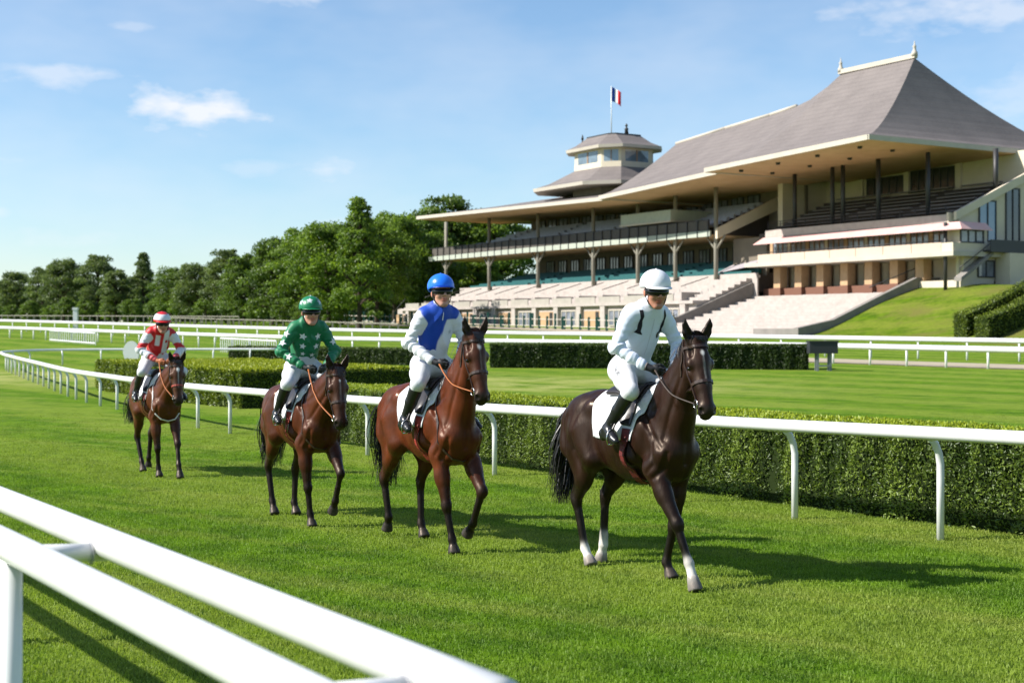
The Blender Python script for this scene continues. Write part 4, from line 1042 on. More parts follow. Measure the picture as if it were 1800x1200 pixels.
# far wood closing the horizon behind
def wood(name, label, y, x0, x1, h, n, seed, m):
    r = np.random.default_rng(seed); ss = r.uniform(x0, x1, n)
    top = h * (.72 + .28 * np.clip(wob(np.stack([ss * .06, ss * 0, ss * 0], 1), 1.4, seed) + .5 * wob(np.stack([ss * .3, ss * 0, ss * 0], 1), 1.2, seed + 2), -1, 1))
    zz = top * r.random(n) ** .8
    P = np.stack([ss, y + r.uniform(-5, 5, n), zz + gz(y)], 1); Nn = np.tile(V(0, -.7, .5), (n, 1))
    o = link(name, leaves_mesh(name, P, Nn, 1.15, r, .9, .2, np.clip(zz / h * .5 + r.normal(size=n) * .2, 0, 1), .8), m); tag(o, label, 'wood', kind='stuff')
wood('far_wood', 'distant dark band of woodland closing the horizon', 360, -420, 300, 10.5, 80000, 4, leaf_c)
# ------------------------------------------------------------------ horses
def leg_prims(P, s, kind, joints, y0, y1, col, sock):
    """joints: list of (x, z): fore = elbow, knee, fetlock, hoof; hind = stifle, hock, fetlock, hoof"""
    a, b, c, d = [V(j[0], 0, j[1]) for j in joints]
    ys = [y0, y0 * .55 + y1 * .45, y1, y1] if kind == 'f' else [y0, y0 * .45 + y1 * .55, y1, y1]
    a[1], b[1], c[1], d[1] = [s * y for y in ys]
    cb = unit(c - b); back = unit(V(-abs(cb[2]) - 1e-6, 0, cb[0] * (1 if cb[2] < 0 else -1)))
    back = unit(V(cb[2], 0, -cb[0])); 
    if back[0] > 0: back = -back
    L = V(0, 1, 0)
    if kind == 'f':
        ab = unit(b - a)
        P.append(s_cone(a + V(0, 0, .03), a + (b - a) * .45, .104, .078, (L, 1.18), .05, 'coat'))
        P.append(s_cone(a + (b - a) * .40, b, .080, .050, (L, 1.12), .04, 'leg'))
        P.append(s_cone(a + V(.05, s * .02, .02), a + (b - a) * .55 + V(.02, 0, 0), .055, .038, None, .03, 'coat'))
        P.append(s_ell(b + V(.006, 0, .0), (.052, .047, .066), None, .022, col))
        P.append(s_cone(b, c, .036, .031, None, .025, col))
        P.append(s_cone(b + back * .028 + cb * .03, c + back * .026, .019, .018, None, .02, col))
    else:
        gb = unit(b - a)
        gback = unit(V(gb[2], 0, -gb[0]))
        if gback[0] > 0: gback = -gback
        P.append(s_cone(a, a + (b - a) * .55, .102, .070, (L, 1.25), .05, 'coat'))
        P.append(s_cone(a + (b - a) * .5, b, .070, .044, (L, 1.2), .04, 'leg'))
        hp_ = b + back * .045 - cb * .045
        P.append(s_cone(a + (b - a) * .45 + gback * .075, hp_, .045, .026, None, .035, 'leg'))
        P.append(s_ell(b, (.056, .045, .068), None, .022, col))
        P.append(s_cone(hp_, b + cb * .06 + back * .02, .026, .024, None, .02, col))
        P.append(s_cone(b, c, .039, .033, None, .025, col))
        P.append(s_cone(b + back * .03 + cb * .05, c + back * .027, .019, .018, None, .02, col))
    low = sock if sock else col
    pc = low if sock else col
    P.append(s_cone(c - cb * (.10 if sock == 'sock_high' else .02), c, .035, .041, None, .02, pc))
    P.append(s_cone(c + back * .018, c + back * .022 - V(0, 0, .012), .030, .024, None, .015, pc))
    cd = d - c; u = unit(cd)
    cor = c + cd * .58
    P.append(s_cone(c, cor, .035, .041, None, .018, pc))
    P.append(s_cone(cor - u * .012, d + u * .012, .047, .064, None, .006, 'hoof_' + ('pale' if sock else 'dark'), 'u', True))

def build_horse(name, label, loc, heading, scale, pose, coat, vox=.0115):
    th = math.radians(heading)
    root = empty(name, (loc[0], loc[1], -.030), -th, scale)
    tag(root, label, 'horse', 'horses walking in file along the rail')
    L = V(0, 1, 0)
    P = []
    # trunk
    P += [s_ell((-.07, 0, 1.205), (.55, .255, .345), None, .06, 'coat'),
          s_ell((-.44, 0, 1.27), (.35, .218, .255), None, .10, 'coat'),
          s_cone((.16, 0, 1.455), (-.45, 0, 1.44), .12, .14, None, .10, 'coat'),
          s_cone((.36, 0, 1.47), (.04, 0, 1.475), .105, .09, (L, 1.5), .08, 'coat'),
          s_ell((-.56, 0, 1.36), (.36, .235, .225), None, .09, 'coat'),
          s_cone((-.84, 0, 1.47), (-.96, 0, 1.37), .055, .040, None, .05, 'coat'),
          s_ell((.42, 0, 1.13), (.255, .190, .27), None, .09, 'coat'),
          s_cone((.50, 0, .99), (-.05, 0, .975), .115, .14, None, .08, 'coat')]
    for s in (-1, 1):
        P += [s_ell((-.61, .120 * s, 1.28), (.275, .142, .270), None, .06, 'coat'),
              s_cone((-.83, .09 * s, 1.32), (-.82, .125 * s, 1.08), .115, .105, None, .05, 'coat'),
              s_ell((-.42, .165 * s, 1.46), (.07, .06, .06), None, .07, 'coat'),
              s_cone((.24, .075 * s, 1.46), (.54, .112 * s, 1.13), .095, .104, (L, 1.15), .045, 'coat'),
              s_cone((.56, .072 * s, 1.10), (.51, .085 * s, .97), .100, .075, None, .045, 'coat'),
              s_cone((.30, .13 * s, 1.32), (.18, .17 * s, 1.08), .10, .09, None, .06, 'coat')]
    for s in (-1, 1):   # muscle grooves: behind the shoulder, along the blade, down the thigh, flank hollow
        P += [s_cone((.33, .185 * s, 1.42), (.47, .195 * s, 1.24), .014, .012, None, .035, 'coat', 's'),
              s_cone((.20, .255 * s, 1.30), (.24, .255 * s, 1.02), .016, .014, None, .045, 'coat', 's'),
              s_cone((-.72, .262 * s, 1.36), (-.70, .275 * s, 1.14), .008, .010, None, .04, 'coat', 's'),
              s_cone((-.36, .285 * s, 1.34), (-.33, .29 * s, 1.10), .026, .02, None, .06, 'coat', 's')]
    # legs
    for key, s in (('RF', -1), ('LF', 1)):
        j = pose[key]
        P.append(s_cone((.53, .118 * s, 1.12), (j[0][0], .142 * s, j[0][1] + .02), .104, .096, None, .04, 'coat'))
        leg_prims(P, s, 'f', j, .142, pose.get('wf', .105), 'point', pose['sock'].get(key))
    for key, s in (('RH', -1), ('LH', 1)):
        j = pose[key]
        P.append(s_cone((-.56, .14 * s, 1.22), (j[0][0], .175 * s, j[0][1]), .175, .112, (L, 1.12), .06, 'coat'))
        st = V(j[0][0], .165 * s, j[0][1]); hk = V(j[1][0], .14 * s, j[1][1])
        P.append(s_cone((-.80, .120 * s, 1.12), st + (hk - st) * .5 + V(-.05, 0, 0), .118, .066, (L, 1.2), .06, 'coat'))
        P.append(s_cone((-.68, .15 * s, 1.06), st + (hk - st) * .35 + V(-.03, 0, 0), .12, .07, (L, 1.15), .05, 'coat'))
        leg_prims(P, s, 'h', j, .165, pose.get('wh', .115), 'point', pose['sock'].get(key))
    # neck and head
    poll = V(*pose['poll']); ph = math.radians(pose['hpitch']); ps = math.radians(pose['hyaw'])
    A = V(math.cos(ph) * math.cos(ps), math.cos(ph) * math.sin(ps), -math.sin(ph))
    LL = V(-math.sin(ps), math.cos(ps), 0)
    roll = math.radians(pose.get('hroll', 0))
    NN = np.cross(A, LL)
    LL, NN = LL * math.cos(roll) + NN * math.sin(roll), NN * math.cos(roll) - LL * math.sin(roll)
    def hp(a, n, l=0.): return poll + A * a * 1.07 + NN * n * 1.07 + LL * l * 1.26
    HR = np.stack([A, NN, LL], 1)
    B = V(.40, 0, 1.27); E_ = hp(.06, -.115)
    ax = unit(E_ - B); up = unit(np.cross(ax, np.cross(V(0, 0, 1), ax))); 
    up = unit(V(0, 0, 1) - ax * ax[2])
    M = B * .5 + E_ * .5 + up * .025
    nl = unit(np.cross(up, ax)) 
    P += [s_cone(B, B * .5 + M * .5, .275, .225, (nl, 1.62), .07, 'coat'),
          s_cone(B * .5 + M * .5, M, .225, .178, (nl, 1.58), .07, 'coat'),
          s_cone(M, E_, .178, .128, (nl, 1.5), .06, 'coat'),
          s_cone((.14, 0, 1.52), M + up * .145, .06, .05, None, .07, 'coat'),
          s_cone(M + up * .145, hp(.0, -.065), .05, .055, None, .06, 'coat'),
          s_cone(B + V(.13, 0, -.04), hp(.16, -.20), .10, .05, None, .08, 'coat')]
    k = .028
    def hc(a_, b_, ra, rb, sq=None, kk=k, t='face', mode='u'): return s_cone(a_, b_, ra * 1.13, rb * 1.13, sq, kk, t, mode)
    def he(c_, r_, kk=k, t='face', mode='u'): return s_ell(c_, (r_[0] * 1.07, r_[1] * 1.07, r_[2] * 1.24), HR, kk, t, mode)
    P += [hc(hp(.015, -.075), hp(.17, -.075), .078, .090, None, .04),
          hc(hp(.14, -.062), hp(.36, -.058), .080, .060, None),
          hc(hp(.34, -.056), hp(.50, -.058), .058, .052, None),
          he(hp(.165, -.135), (.125, .105, .072)),
          hc(hp(.22, -.165), hp(.47, -.125), .050, .034, (LL, 1.1)),
          hc(hp(.30, -.10), hp(.48, -.09), .056, .047, None),
          he(hp(.535, -.072), (.066, .066, .056), .025, 'muzzle'),
          he(hp(.575, -.105), (.036, .036, .043), .02, 'muzzle'),
          he(hp(.535, -.145), (.040, .026, .034), .018, 'muzzle')]
    for s in (-1, 1):
        P += [he(hp(.185, -.042, .066 * s), (.046, .030, .030), .016),
              hc(hp(.235, -.085, .062 * s), hp(.40, -.085, .050 * s), .022, .012, None, .018),
              he(hp(.545, -.052, .042 * s), (.042, .030, .026), .012, 'muzzle'),
              he(hp(.213, -.062, .084 * s), (.026, .020, .016), .010, 'eyelid', 's'),
              he(hp(.560, -.036, .056 * s), (.030, .020, .024), .006, 'muzzle', 's'),
              hc(hp(.535, -.118, .052 * s), hp(.60, -.112, .02 * s), .006, .006, None, .008, 'muzzle', 's'),
              hc(hp(.30, -.075, .075 * s), hp(.46, -.085, .062 * s), .012, .010, None, .025, 'face', 's'),
              he(hp(.09, -.03, .062 * s), (.05, .02, .02), .02, 'eyelid', 's')]
        # ears
        ea = unit(-A * .80 + NN * pose.get('earfwd', .42) + LL * .30 * s)
        b0 = hp(-.005, -.045, .052 * s)
        en = unit(np.cross(ea, LL)); 
        if np.dot(en, NN) < 0: en = -en
        el = unit(np.cross(en, ea))
        P += [s_cone(b0, b0 + ea * .065, .030, .042, (en, 1.25), .02, 'ear'),
              s_cone(b0 + ea * .065, b0 + ea * .13, .042, .027, (en, 1.35), .012, 'ear'),
              s_cone(b0 + ea * .13, b0 + ea * .195 - LL * .016 * s, .027, .006, (en, 1.3), .012, 'ear'),
              s_cone(b0 + ea * .045 + en * .036, b0 + ea * .155 + en * .022, .030, .014, None, .008, 'ear', 's')]
    verts, faces = sdf_mesh(P, vox)
    verts = relax(verts, faces, 2, .45)
    nrm_ = vnormals(verts, faces); hd_ = np.linalg.norm(verts - (poll + A * .3), axis=1) > .42
    verts = verts + nrm_ * ((.0042 * wob(verts * V(1, 1, .55), 13, int(loc[1])) + .0022 * wob(verts * V(1, 1, .6), 27, int(loc[1]) + 5)) * hd_ * (verts[:, 2] > .5))[:, None]
    # muscle lines pressed into the surface
    def line_d(pts):
        pts = [np.array(b0v.find_nearest(Vector(q_))[0]) for q_ in bez(pts, 6)]; dm = np.full(len(verts), 9.)
        for a_, b_ in zip(pts[:-1], pts[1:]):
            ab = b_ - a_; t_ = np.clip(((verts - a_) @ ab) / max(1e-9, ab @ ab), 0, 1); dm = np.minimum(dm, np.linalg.norm(verts - a_ - t_[:, None] * ab, axis=1))
        return dm
    b0v = bvh_of(verts, faces); nrm_ = vnormals(verts, faces); push = np.zeros(len(verts))
    Mw = M + up * .02
    for s in (-1, 1):
        lines = [([hp(.18, -.205, .045 * s), M * .6 + B * .4 - up * .11 + nl * -.07 * s * np.sign(-nl[1] or 1), (.53, .10 * s, 1.20)], .013, .022),
                 ([(.20, .10 * s, 1.52), (.39, .17 * s, 1.34), (.56, .17 * s, 1.15)], .012, .024),
                 ([(.17, .22 * s, 1.38), (.20, .26 * s, 1.18), (.30, .22 * s, .99)], .014, .028),
                 ([(.60, .15 * s, 1.12), (.56, .16 * s, 1.0), (.48, .16 * s, .92)], .013, .022),
                 ([(-.28, .26 * s, 1.42), (-.33, .27 * s, 1.2), (-.26, .25 * s, 1.0)], .013, .050),
                 ([(-.46, .20 * s, 1.52), (-.58, .27 * s, 1.3), (-.60, .25 * s, 1.08)], .011, .028),
                 ([(-.80, .14 * s, 1.50), (-.81, .23 * s, 1.3), (-.76, .22 * s, 1.04)], .013, .024),
                 ([(.28, .15 * s, 1.46), (M * .5 + B * .5 + V(0, .16 * s, .05)), hp(.10, -.12, .09 * s)], .007, .030),
                 ([(.44, .20 * s, 1.26), (.50, .19 * s, 1.06), (.44, .20 * s, .96)], .009, .020)]
        lines += [([(x_, .24 * s, 1.38), (x_ - .03, .28 * s, 1.2), (x_ + .02, .24 * s, 1.02)], .0035, .016) for x_ in (.04, -.04, -.12, -.20)]
        for pts_, dp, wd in lines: push -= dp * np.exp(-(line_d(pts_) / wd) ** 2)
    push = np.maximum(push, -.022)
    push -= .016 * np.exp(-(line_d([(.68, 0, 1.20), (.70, 0, 1.12), (.68, 0, 1.03)]) / .028) ** 2)
    verts = relax(verts + nrm_ * push[:, None], faces, 1, .35)
    me = mesh_np('body', verts, faces, True)
    w = tag_weights(P, verts, .010)
    z = verts[:, 2]
    base, dark, face_, leg_ = [np.array(c) for c in (coat['base'], coat['dark'], coat['face'], coat['leg'])]
    white = np.array((.72, .68, .62)); 
    tones = {'coat': base, 'leg': leg_, 'point': dark, 'face': face_, 'muzzle': np.array((.012, .009, .008)), 'ear': dark * .9, 'sock': white, 'sock_high': white,
             'hoof_dark': np.array((.035, .030, .027)), 'hoof_pale': np.array(coat.get('hoof', (.16, .14, .12)))}
    col = np.zeros((len(verts), 3))
    for t_, ww in w.items(): col += ww[:, None] * tones.get(t_, base)
    # dark nostrils are deep; bellies and upper lines keep the coat; dapples of tone
    mott = wob(verts, 9., 3)[:, None]
    col *= 1 + .10 * mott
    # black mane line and dark shins fade into the coat
    d_crest = np.abs(verts[:, 1]) 
    lh0 = (verts - poll) @ HR
    nos = np.zeros(len(verts))
    for s in (-1, 1): nos = np.maximum(nos, np.clip(1.35 - np.sqrt(((lh0[:, 0] - .560 * 1.07) / .036) ** 2 + ((lh0[:, 1] + .036 * 1.07) / .026) ** 2 + ((lh0[:, 2] - s * .056 * 1.26) / .032) ** 2), 0, 1))
    col = col * (1 - .85 * nos[:, None])
    # star on the forehead, thin stripe down the face
    loc_h = (verts - poll) @ HR
    sa, sw = coat.get('star', (.15, .018))
    st = np.clip(1.6 - np.sqrt(((loc_h[:, 0] - sa) / (sw * 1.5)) ** 2 + (loc_h[:, 2] / sw) ** 2), 0, 1) * (loc_h[:, 1] > -.06)
    sp = np.clip(1.5 - np.abs(loc_h[:, 2]) / .008, 0, 1) * np.clip((loc_h[:, 0] - sa) / .02, 0, 1) * np.clip((.40 - loc_h[:, 0]) / .05, 0, 1) * (loc_h[:, 1] > -.06) * coat.get('stripe', .35)
    m_ = np.clip(st + sp, 0, 1)[:, None]
    col = col * (1 - m_) + np.array((.62, .58, .54)) * m_
    set_col(me, col)
    body = link('body', me, coat['mat'], root)
    bvh = bvh_of(verts, faces)
    info = dict(root=root, bvh=bvh, hp=hp, HR=HR, poll=poll, A=A, NN=NN, LL=LL, M=M, up=up, B=B, E=E_, nl=nl)
    # eyes
    for s in (-1, 1):
        c = hp(.213, -.066, .074 * s)
        em = MB()
        nu, nv = 12, 8
        vs = [(c + .0195 * np.array((math.sin(math.pi * j / nv) * math.cos(2 * math.pi * i / nu), math.sin(math.pi * j / nv) * math.sin(2 * math.pi * i / nu), math.cos(math.pi * j / nv)))) for j in range(nv + 1) for i in range(nu)]
        fs = [(j * nu + i, j * nu + (i + 1) % nu, (j + 1) * nu + (i + 1) % nu, (j + 1) * nu + i) for j in range(nv) for i in range(nu)]
        em.add(vs, fs).build('eye', mat('eye_wet', (.006, .004, .003), .06, .6), root, True)
    # tail: a heavy fall of hair
    r = np.random.default_rng(abs(hash(name)) % 1000 if False else int(loc[1] * 100))
    tm = MB()
    t0 = V(-.95, 0, 1.40); end = V(*pose.get('tail', (-1.04, 0, .62)))
    for i in range(620):
        o = r.normal(size=2) * .022
        spread = r.normal(size=2) * V(.045, .065)
        tip = t0 + (end - t0) * r.uniform(.72, 1.0) + V(spread[0], spread[1], 0)
        p0 = t0 + V(o[0], o[1], -abs(r.normal()) * .03)
        p1 = p0 + V(-.045 + o[0], o[1] * 1.4, -.07)
        p2 = p0 * .5 + tip * .5 + V(-.03 + o[0], o[1] * 2.2 + spread[1] * .2, 0)
        pts = bez([p0, p1, p2, tip], 4)
        wv = r.uniform(.008, .018)
        ang = r.uniform(0, 3.14); sd = V(math.cos(ang), math.sin(ang), 0)
        n_ = len(pts)
        tm.ribbon(pts, [sd] * n_, [wv * (1 - .8 * (q / (n_ - 1)) ** 2) for q in range(n_)])
    tm.build('tail', mat('horse_hair', (.010, .008, .007), .42, .5), root)
    # mane and forelock
    mm = MB()
    crest = bez([(.16, 0, 1.575), M * .5 + V(.15, 0, 1.52) * .5 + up * .105, M + up * .19, hp(.0, -.0) * .5 + (M + up * .19) * .5 + up * .01, hp(-.03, -.03)], 10)
    for i in range(230):
        c = crest[r.integers(0, len(crest))] + r.normal(size=3) * .008
        hit = bvh.find_nearest(Vector(c))
        c = np.array(hit[0])
        side = pose.get('maneside', 1) * (1 if r.random() < .85 else -1)
        ln = r.uniform(.10, .20) * pose.get('manelen', 1)
        dn = V(r.normal() * .25, side * .55, -.9); pts = []
        for q in range(5):
            p = c + up * .012 + dn * ln * q / 4 + V(0, 0, .03 * math.sin(math.pi * q / 4))
            nr = bvh.find_nearest(Vector(p)); 
            if nr[0] is not None:
                off = Vector(p) - nr[0]
                if off.dot(nr[1]) < .010: p = np.array(nr[0] + nr[1] * (.010 + .004 * r.random()))
            pts.append(p)
        mm.ribbon(pts, [unit(V(1, .2 * r.normal(), .3))] * 5, [.012, .012, .010, .008, .002])
    for i in range(26):
        p0 = hp(-.02, .0, r.normal() * .022); pts = []
        ln = r.uniform(.06, .13) * pose.get('forelock', 1)
        for q in range(5):
            pts.append(p0 + A * ln * q / 4 + NN * (.035 * math.sin(math.pi * (q + .5) / 5.5) + .006) + LL * r.normal() * .01 * q / 2)
        mm.ribbon(pts, [LL] * 5, [.010, .010, .009, .006, .002])
    mm.build('mane', MATS['horse_hair'], root)
    return info

def snap(info, p, off=.006):
    n = info['bvh'].find_nearest(Vector(p))
    return np.array(n[0] + n[1] * off), np.array(n[1])
def strap(info, pts, w, m, name, parent, off=.007, n=6, thick=.004, sub=True):
    """a flat strap lying on the coat"""
    q = bez(pts, n) if sub else [V(*p) for p in pts]
    P_ = []; Nn = []
    for p in q:
        a, b = snap(info, p, off); P_.append(a); Nn.append(b)
    mb = MB(); vs = []; fs = []
    for i in range(len(P_)):
        d = unit(P_[min(i + 1, len(P_) - 1)] - P_[max(0, i - 1)]); sd = unit(np.cross(d, Nn[i]))
        a = P_[i]
        vs += [a - sd * w / 2 - Nn[i] * thick, a - sd * w / 2 + Nn[i] * thick, a + sd * w / 2 + Nn[i] * thick, a + sd * w / 2 - Nn[i] * thick]
    for i in range(len(P_) - 1):
        for k in range(4):
            k2 = (k + 1) % 4
            fs.append((4 * i + k, 4 * i + 4 + k, 4 * i + 4 + k2, 4 * i + k2))
    mb.add(vs, fs)
    return mb.build(name, m, parent, False)
def ring_pts(info, o, ax, u, v, rad=.6, n=20, a0=0., a1=2 * math.pi):
    """points where rays towards the axis point o meet the body, round the plane u, v"""
    out = []
    for i in range(n + 1):
        t = a0 + (a1 - a0) * i / n
        d = u * math.cos(t) + v * math.sin(t)
        h = info['bvh'].ray_cast(Vector(o + d * rad), Vector(-d), rad)
        if h[0] is not None: out.append(np.array(h[0]))
    return out

def tack(info, leather, rein_mat, hands, cloth=True, noseband_mat=None, breast=None, girth_mat=None):
    root = info['root']; hp = info['hp']; A, NN, LL = info['A'], info['NN'], info['LL']
    # bridle
    br = empty('bridle'); br.parent = root
    for s in (-1, 1):
        strap(info, [hp(-.01, -.09, .04 * s), hp(.06, -.10, .08 * s), hp(.18, -.11, .09 * s), hp(.33, -.10, .08 * s), hp(.47, -.105, .06 * s)], .016, leather, 'cheek_strap', br)
        strap(info, [hp(.02, -.10, .07 * s), hp(.12, -.16, .085 * s), hp(.20, -.235, .05 * s), hp(.21, -.25, .0)], .012, leather, 'throat_lash', br)
    strap(info, [hp(.045, -.10, -.08), hp(.055, -.03, -.07), hp(.062, .02, 0), hp(.055, -.03, .07), hp(.045, -.10, .08)], .022, leather, 'browband', br)
    strap(info, [hp(-.03, -.09, -.05), hp(-.035, -.03, 0), hp(-.03, -.09, .05)], .02, leather, 'headpiece', br)
    o = hp(.335, -.09)
    pts = ring_pts(info, o, A, NN, LL, .3, 20)
    strap(info, pts, .024, noseband_mat or leather, 'noseband', br, sub=False)
    ends = []
    for s in (-1, 1):
        c, nn = snap(info, hp(.48, -.108, .07 * s), .012)
        ends.append(c)
        m = MB()
        ring = [c + .034 * (A * math.cos(t) + NN * math.sin(t)) for t in np.linspace(0, 2 * math.pi, 17)]
        m.tube(ring, .0048, 6, False).build('bit_ring', mat('steel', (.55, .54, .52), .25, .5, 1.), br, True)
    # reins, sagging a little, to the hands
    for i, s in enumerate((-1, 1)):
        e = ends[i]; h = V(*hands[i])
        md = e * .5 + h * .5 + V(0, s * .045, -.05)
        pts = bez([e, e * .7 + h * .3 + V(0, s * .04, -.035), md, e * .25 + h * .75 + V(0, s * .03, -.03), h], 5)
        # keep outside the neck
        out = []
        for p in pts:
            q = info['bvh'].find_nearest(Vector(p)); off = Vector(p) - q[0]
            if off.dot(q[1]) < .012: p = np.array(q[0] + q[1] * .014)
            out.append(p)
        m = MB(); m.tube(out, .0095, 6, True, (1.0, .55)).build('rein', rein_mat, br, True)
    if breast is not None:
        o = info['B'] * .78 + info['M'] * .22
        ax = unit(info['M'] - info['B']); v = info['nl']; u = info['up']
        ax2 = unit(V(.80, 0, .35)); u2 = unit(V(-.35, 0, .8))
        pts = ring_pts(info, V(.40, 0, 1.33), ax2, u2, V(0, 1, 0), .6, 28)
        strap(info, pts, .020, breast, 'breast_strap', root, sub=False)
    # white number cloth, lying on the back
    def patch(x_of, a0, a1, nx, na, off, name, m, thick=.012, parent=root):
        vs = []; fs = []
        for i in range(nx + 1):
            for j in range(na + 1):
                a = a0 + (a1 - a0) * j / na
                x = x_of(i / nx, a)
                d = V(0, math.sin(a), math.cos(a)); o = V(x, 0, 1.24)
                h = info['bvh'].ray_cast(Vector(o + d * .9), Vector(-d), .9)
                p = np.array(h[0]) if h[0] is not None else o + d * .3
                rip = .006 * math.sin(5 * a + 17 * x) + .005 * math.sin(31 * x + 2 * a)
                vs.append(p + d * (off + rip * (abs(a) / 1.9)))
        for i in range(nx):
            for j in range(na):
                k0 = i * (na + 1) + j
                fs.append((k0, k0 + 1, k0 + na + 2, k0 + na + 1))
        me = mesh_np(name, vs, np.array(fs), True)
        ob = link(name, me, m, parent)
        md = ob.modifiers.new('thickness', 'SOLIDIFY'); md.thickness = thick; md.offset = 1
        return ob
    am = 1.74
    def cloth_x(t, a):
        f = .36 - .15 * (abs(a) / am) ** 1.2; b = -.36 + .02 * (abs(a) / am)
        return f + (b - f) * t
    patch(cloth_x, -am, am, 22, 44, .007, 'saddle_cloth', mat('cloth_white', (.72, .72, .73), .85, .2, bump=(14, .45, .02), noise=(6, .4, (.62, .62, .62))), .006)
    # racing saddle: seat, flaps, girth, stirrups
    sd = empty('saddle'); sd.parent = root
    lm = mat('saddle_leather', (.018, .013, .012), .38, .5)
    def flap_x(t, a):
        f = .24 - .05 * (abs(a) / 1.2); b = -.06 + .16 * (abs(a) / 1.2) ** 2
        return f + (b - f) * t
    patch(flap_x, -1.22, 1.22, 14, 34, .024, 'flap', lm, .010, sd)
    patch(lambda t, a: .20 - .44 * t, -.42, .42, 12, 10, .036, 'seat', lm, .028, sd)
    g = girth_mat or lm
    pts = []
    for i in range(33):
        a = 1.15 + (2 * math.pi - 2.3) * i / 32
        o = V(.13 + .03 * math.sin(a / 2), 0, 1.2); d = V(0, math.sin(a), math.cos(a))
        h = info['bvh'].ray_cast(Vector(o + d * .9), Vector(-d), .9); pts.append(np.array(h[0]))
    strap(info, pts, .075, g, 'girth', sd, .026, sub=False, thick=.004)
    return sd
def stirrup(sd, foot, top):
    f = V(*foot); t = V(*top)
    m = MB(); m.tube([t, f + V(0, 0, .13)], .010, 6, True, (1.2, .4)).build('stirrup_leather', MATS['saddle_leather'], sd)
    m = MB()
    loop = [f + V(0, .055 * math.cos(a), .05 + .075 * math.sin(a)) for a in np.linspace(-.75, math.pi + .75, 15)]
    m.tube(loop, .006, 6, True)
    m.tube([loop[0], loop[-1]], .008, 6, True)
    m.build('stirrup_iron', MATS['steel'], sd, True)
def coat_mat(name):
    m = bpy.data.materials.new(name); m.use_nodes = True
    N = m.node_tree.nodes; L = m.node_tree.links; p = N['Principled BSDF']
    at = N.new('ShaderNodeAttribute'); at.attribute_name = 'tint'
    tc = N.new('ShaderNodeTexCoord')
    def noise(sc, d=4, stretch=None):
        t = N.new('ShaderNodeTexNoise'); t.inputs['Scale'].default_value = sc; t.inputs['Detail'].default_value = d
        if stretch:
            mp = N.new('ShaderNodeMapping'); mp.inputs['Scale'].default_value = stretch; L.new(tc.outputs['Object'], mp.inputs['Vector']); L.new(mp.outputs[0], t.inputs['Vector'])
        else: L.new(tc.outputs['Object'], t.inputs['Vector'])
        return t.outputs['Fac']
    n1 = noise(5, 5)
    mr = N.new('ShaderNodeMapRange'); mr.inputs['From Min'].default_value = .3; mr.inputs['From Max'].default_value = .7; mr.inputs['To Min'].default_value = .60; mr.inputs['To Max'].default_value = 1.40; L.new(n1, mr.inputs['Value'])
    mx = N.new('ShaderNodeVectorMath'); mx.operation = 'SCALE'; L.new(at.outputs['Color'], mx.inputs[0]); L.new(mr.outputs[0], mx.inputs['Scale'])
    L.new(mx.outputs[0], p.inputs['Base Color'])
    n2 = noise(9, 5, (1, 1, .5))
    rr = N.new('ShaderNodeMapRange'); rr.inputs['From Min'].default_value = .3; rr.inputs['From Max'].default_value = .7; rr.inputs['To Min'].default_value = .30; rr.inputs['To Max'].default_value = .56; L.new(n2, rr.inputs['Value'])
    L.new(rr.outputs[0], p.inputs['Roughness'])
    p.inputs['Specular IOR Level'].default_value = .30
    p.inputs['Specular Tint'].default_value = (1.0, .80, .64, 1)
    p.inputs['Sheen Weight'].default_value = .0
    b1 = N.new('ShaderNodeBump'); b1.inputs['Strength'].default_value = .50; b1.inputs['Distance'].default_value = .03; L.new(noise(7, 3, (1, 1, .4)), b1.inputs['Height'])
    b2 = N.new('ShaderNodeBump'); b2.inputs['Strength'].default_value = .25; b2.inputs['Distance'].default_value = .002; L.new(noise(170, 3, (.35, 1, .35)), b2.inputs['Height']); L.new(b1.outputs[0], b2.inputs['Normal'])
    L.new(b2.outputs[0], p.inputs['Normal'])
    return m
coat_dark = dict(base=(.0150, .0052, .0031), dark=(.0036, .0027, .0024), face=(.018, .0070, .0045), leg=(.007, .0034, .0026), mat=coat_mat('dark_brown_coat'), star=(.125, .013), stripe=.25, hoof=(.17, .15, .135))
coat_bay = dict(base=(.080, .0175, .0055), dark=(.0060, .0040, .0034), face=(.042, .0115, .0052), leg=(.030, .0085, .0045), mat=coat_mat('bay_coat'), star=(.125, .015), stripe=.15)
coat_brown = dict(base=(.058, .0140, .0052), dark=(.0060, .0040, .0034), face=(.034, .0108, .0055), leg=(.019, .0068, .0045), mat=coat_mat('brown_coat'), star=(.135, .008), stripe=.2)
coat_red = dict(base=(.075, .0205, .0078), dark=(.0060, .0042, .0034), face=(.046, .0155, .0068), leg=(.028, .009, .005), mat=coat_mat('red_bay_coat'), star=(.125, .019), stripe=.5)

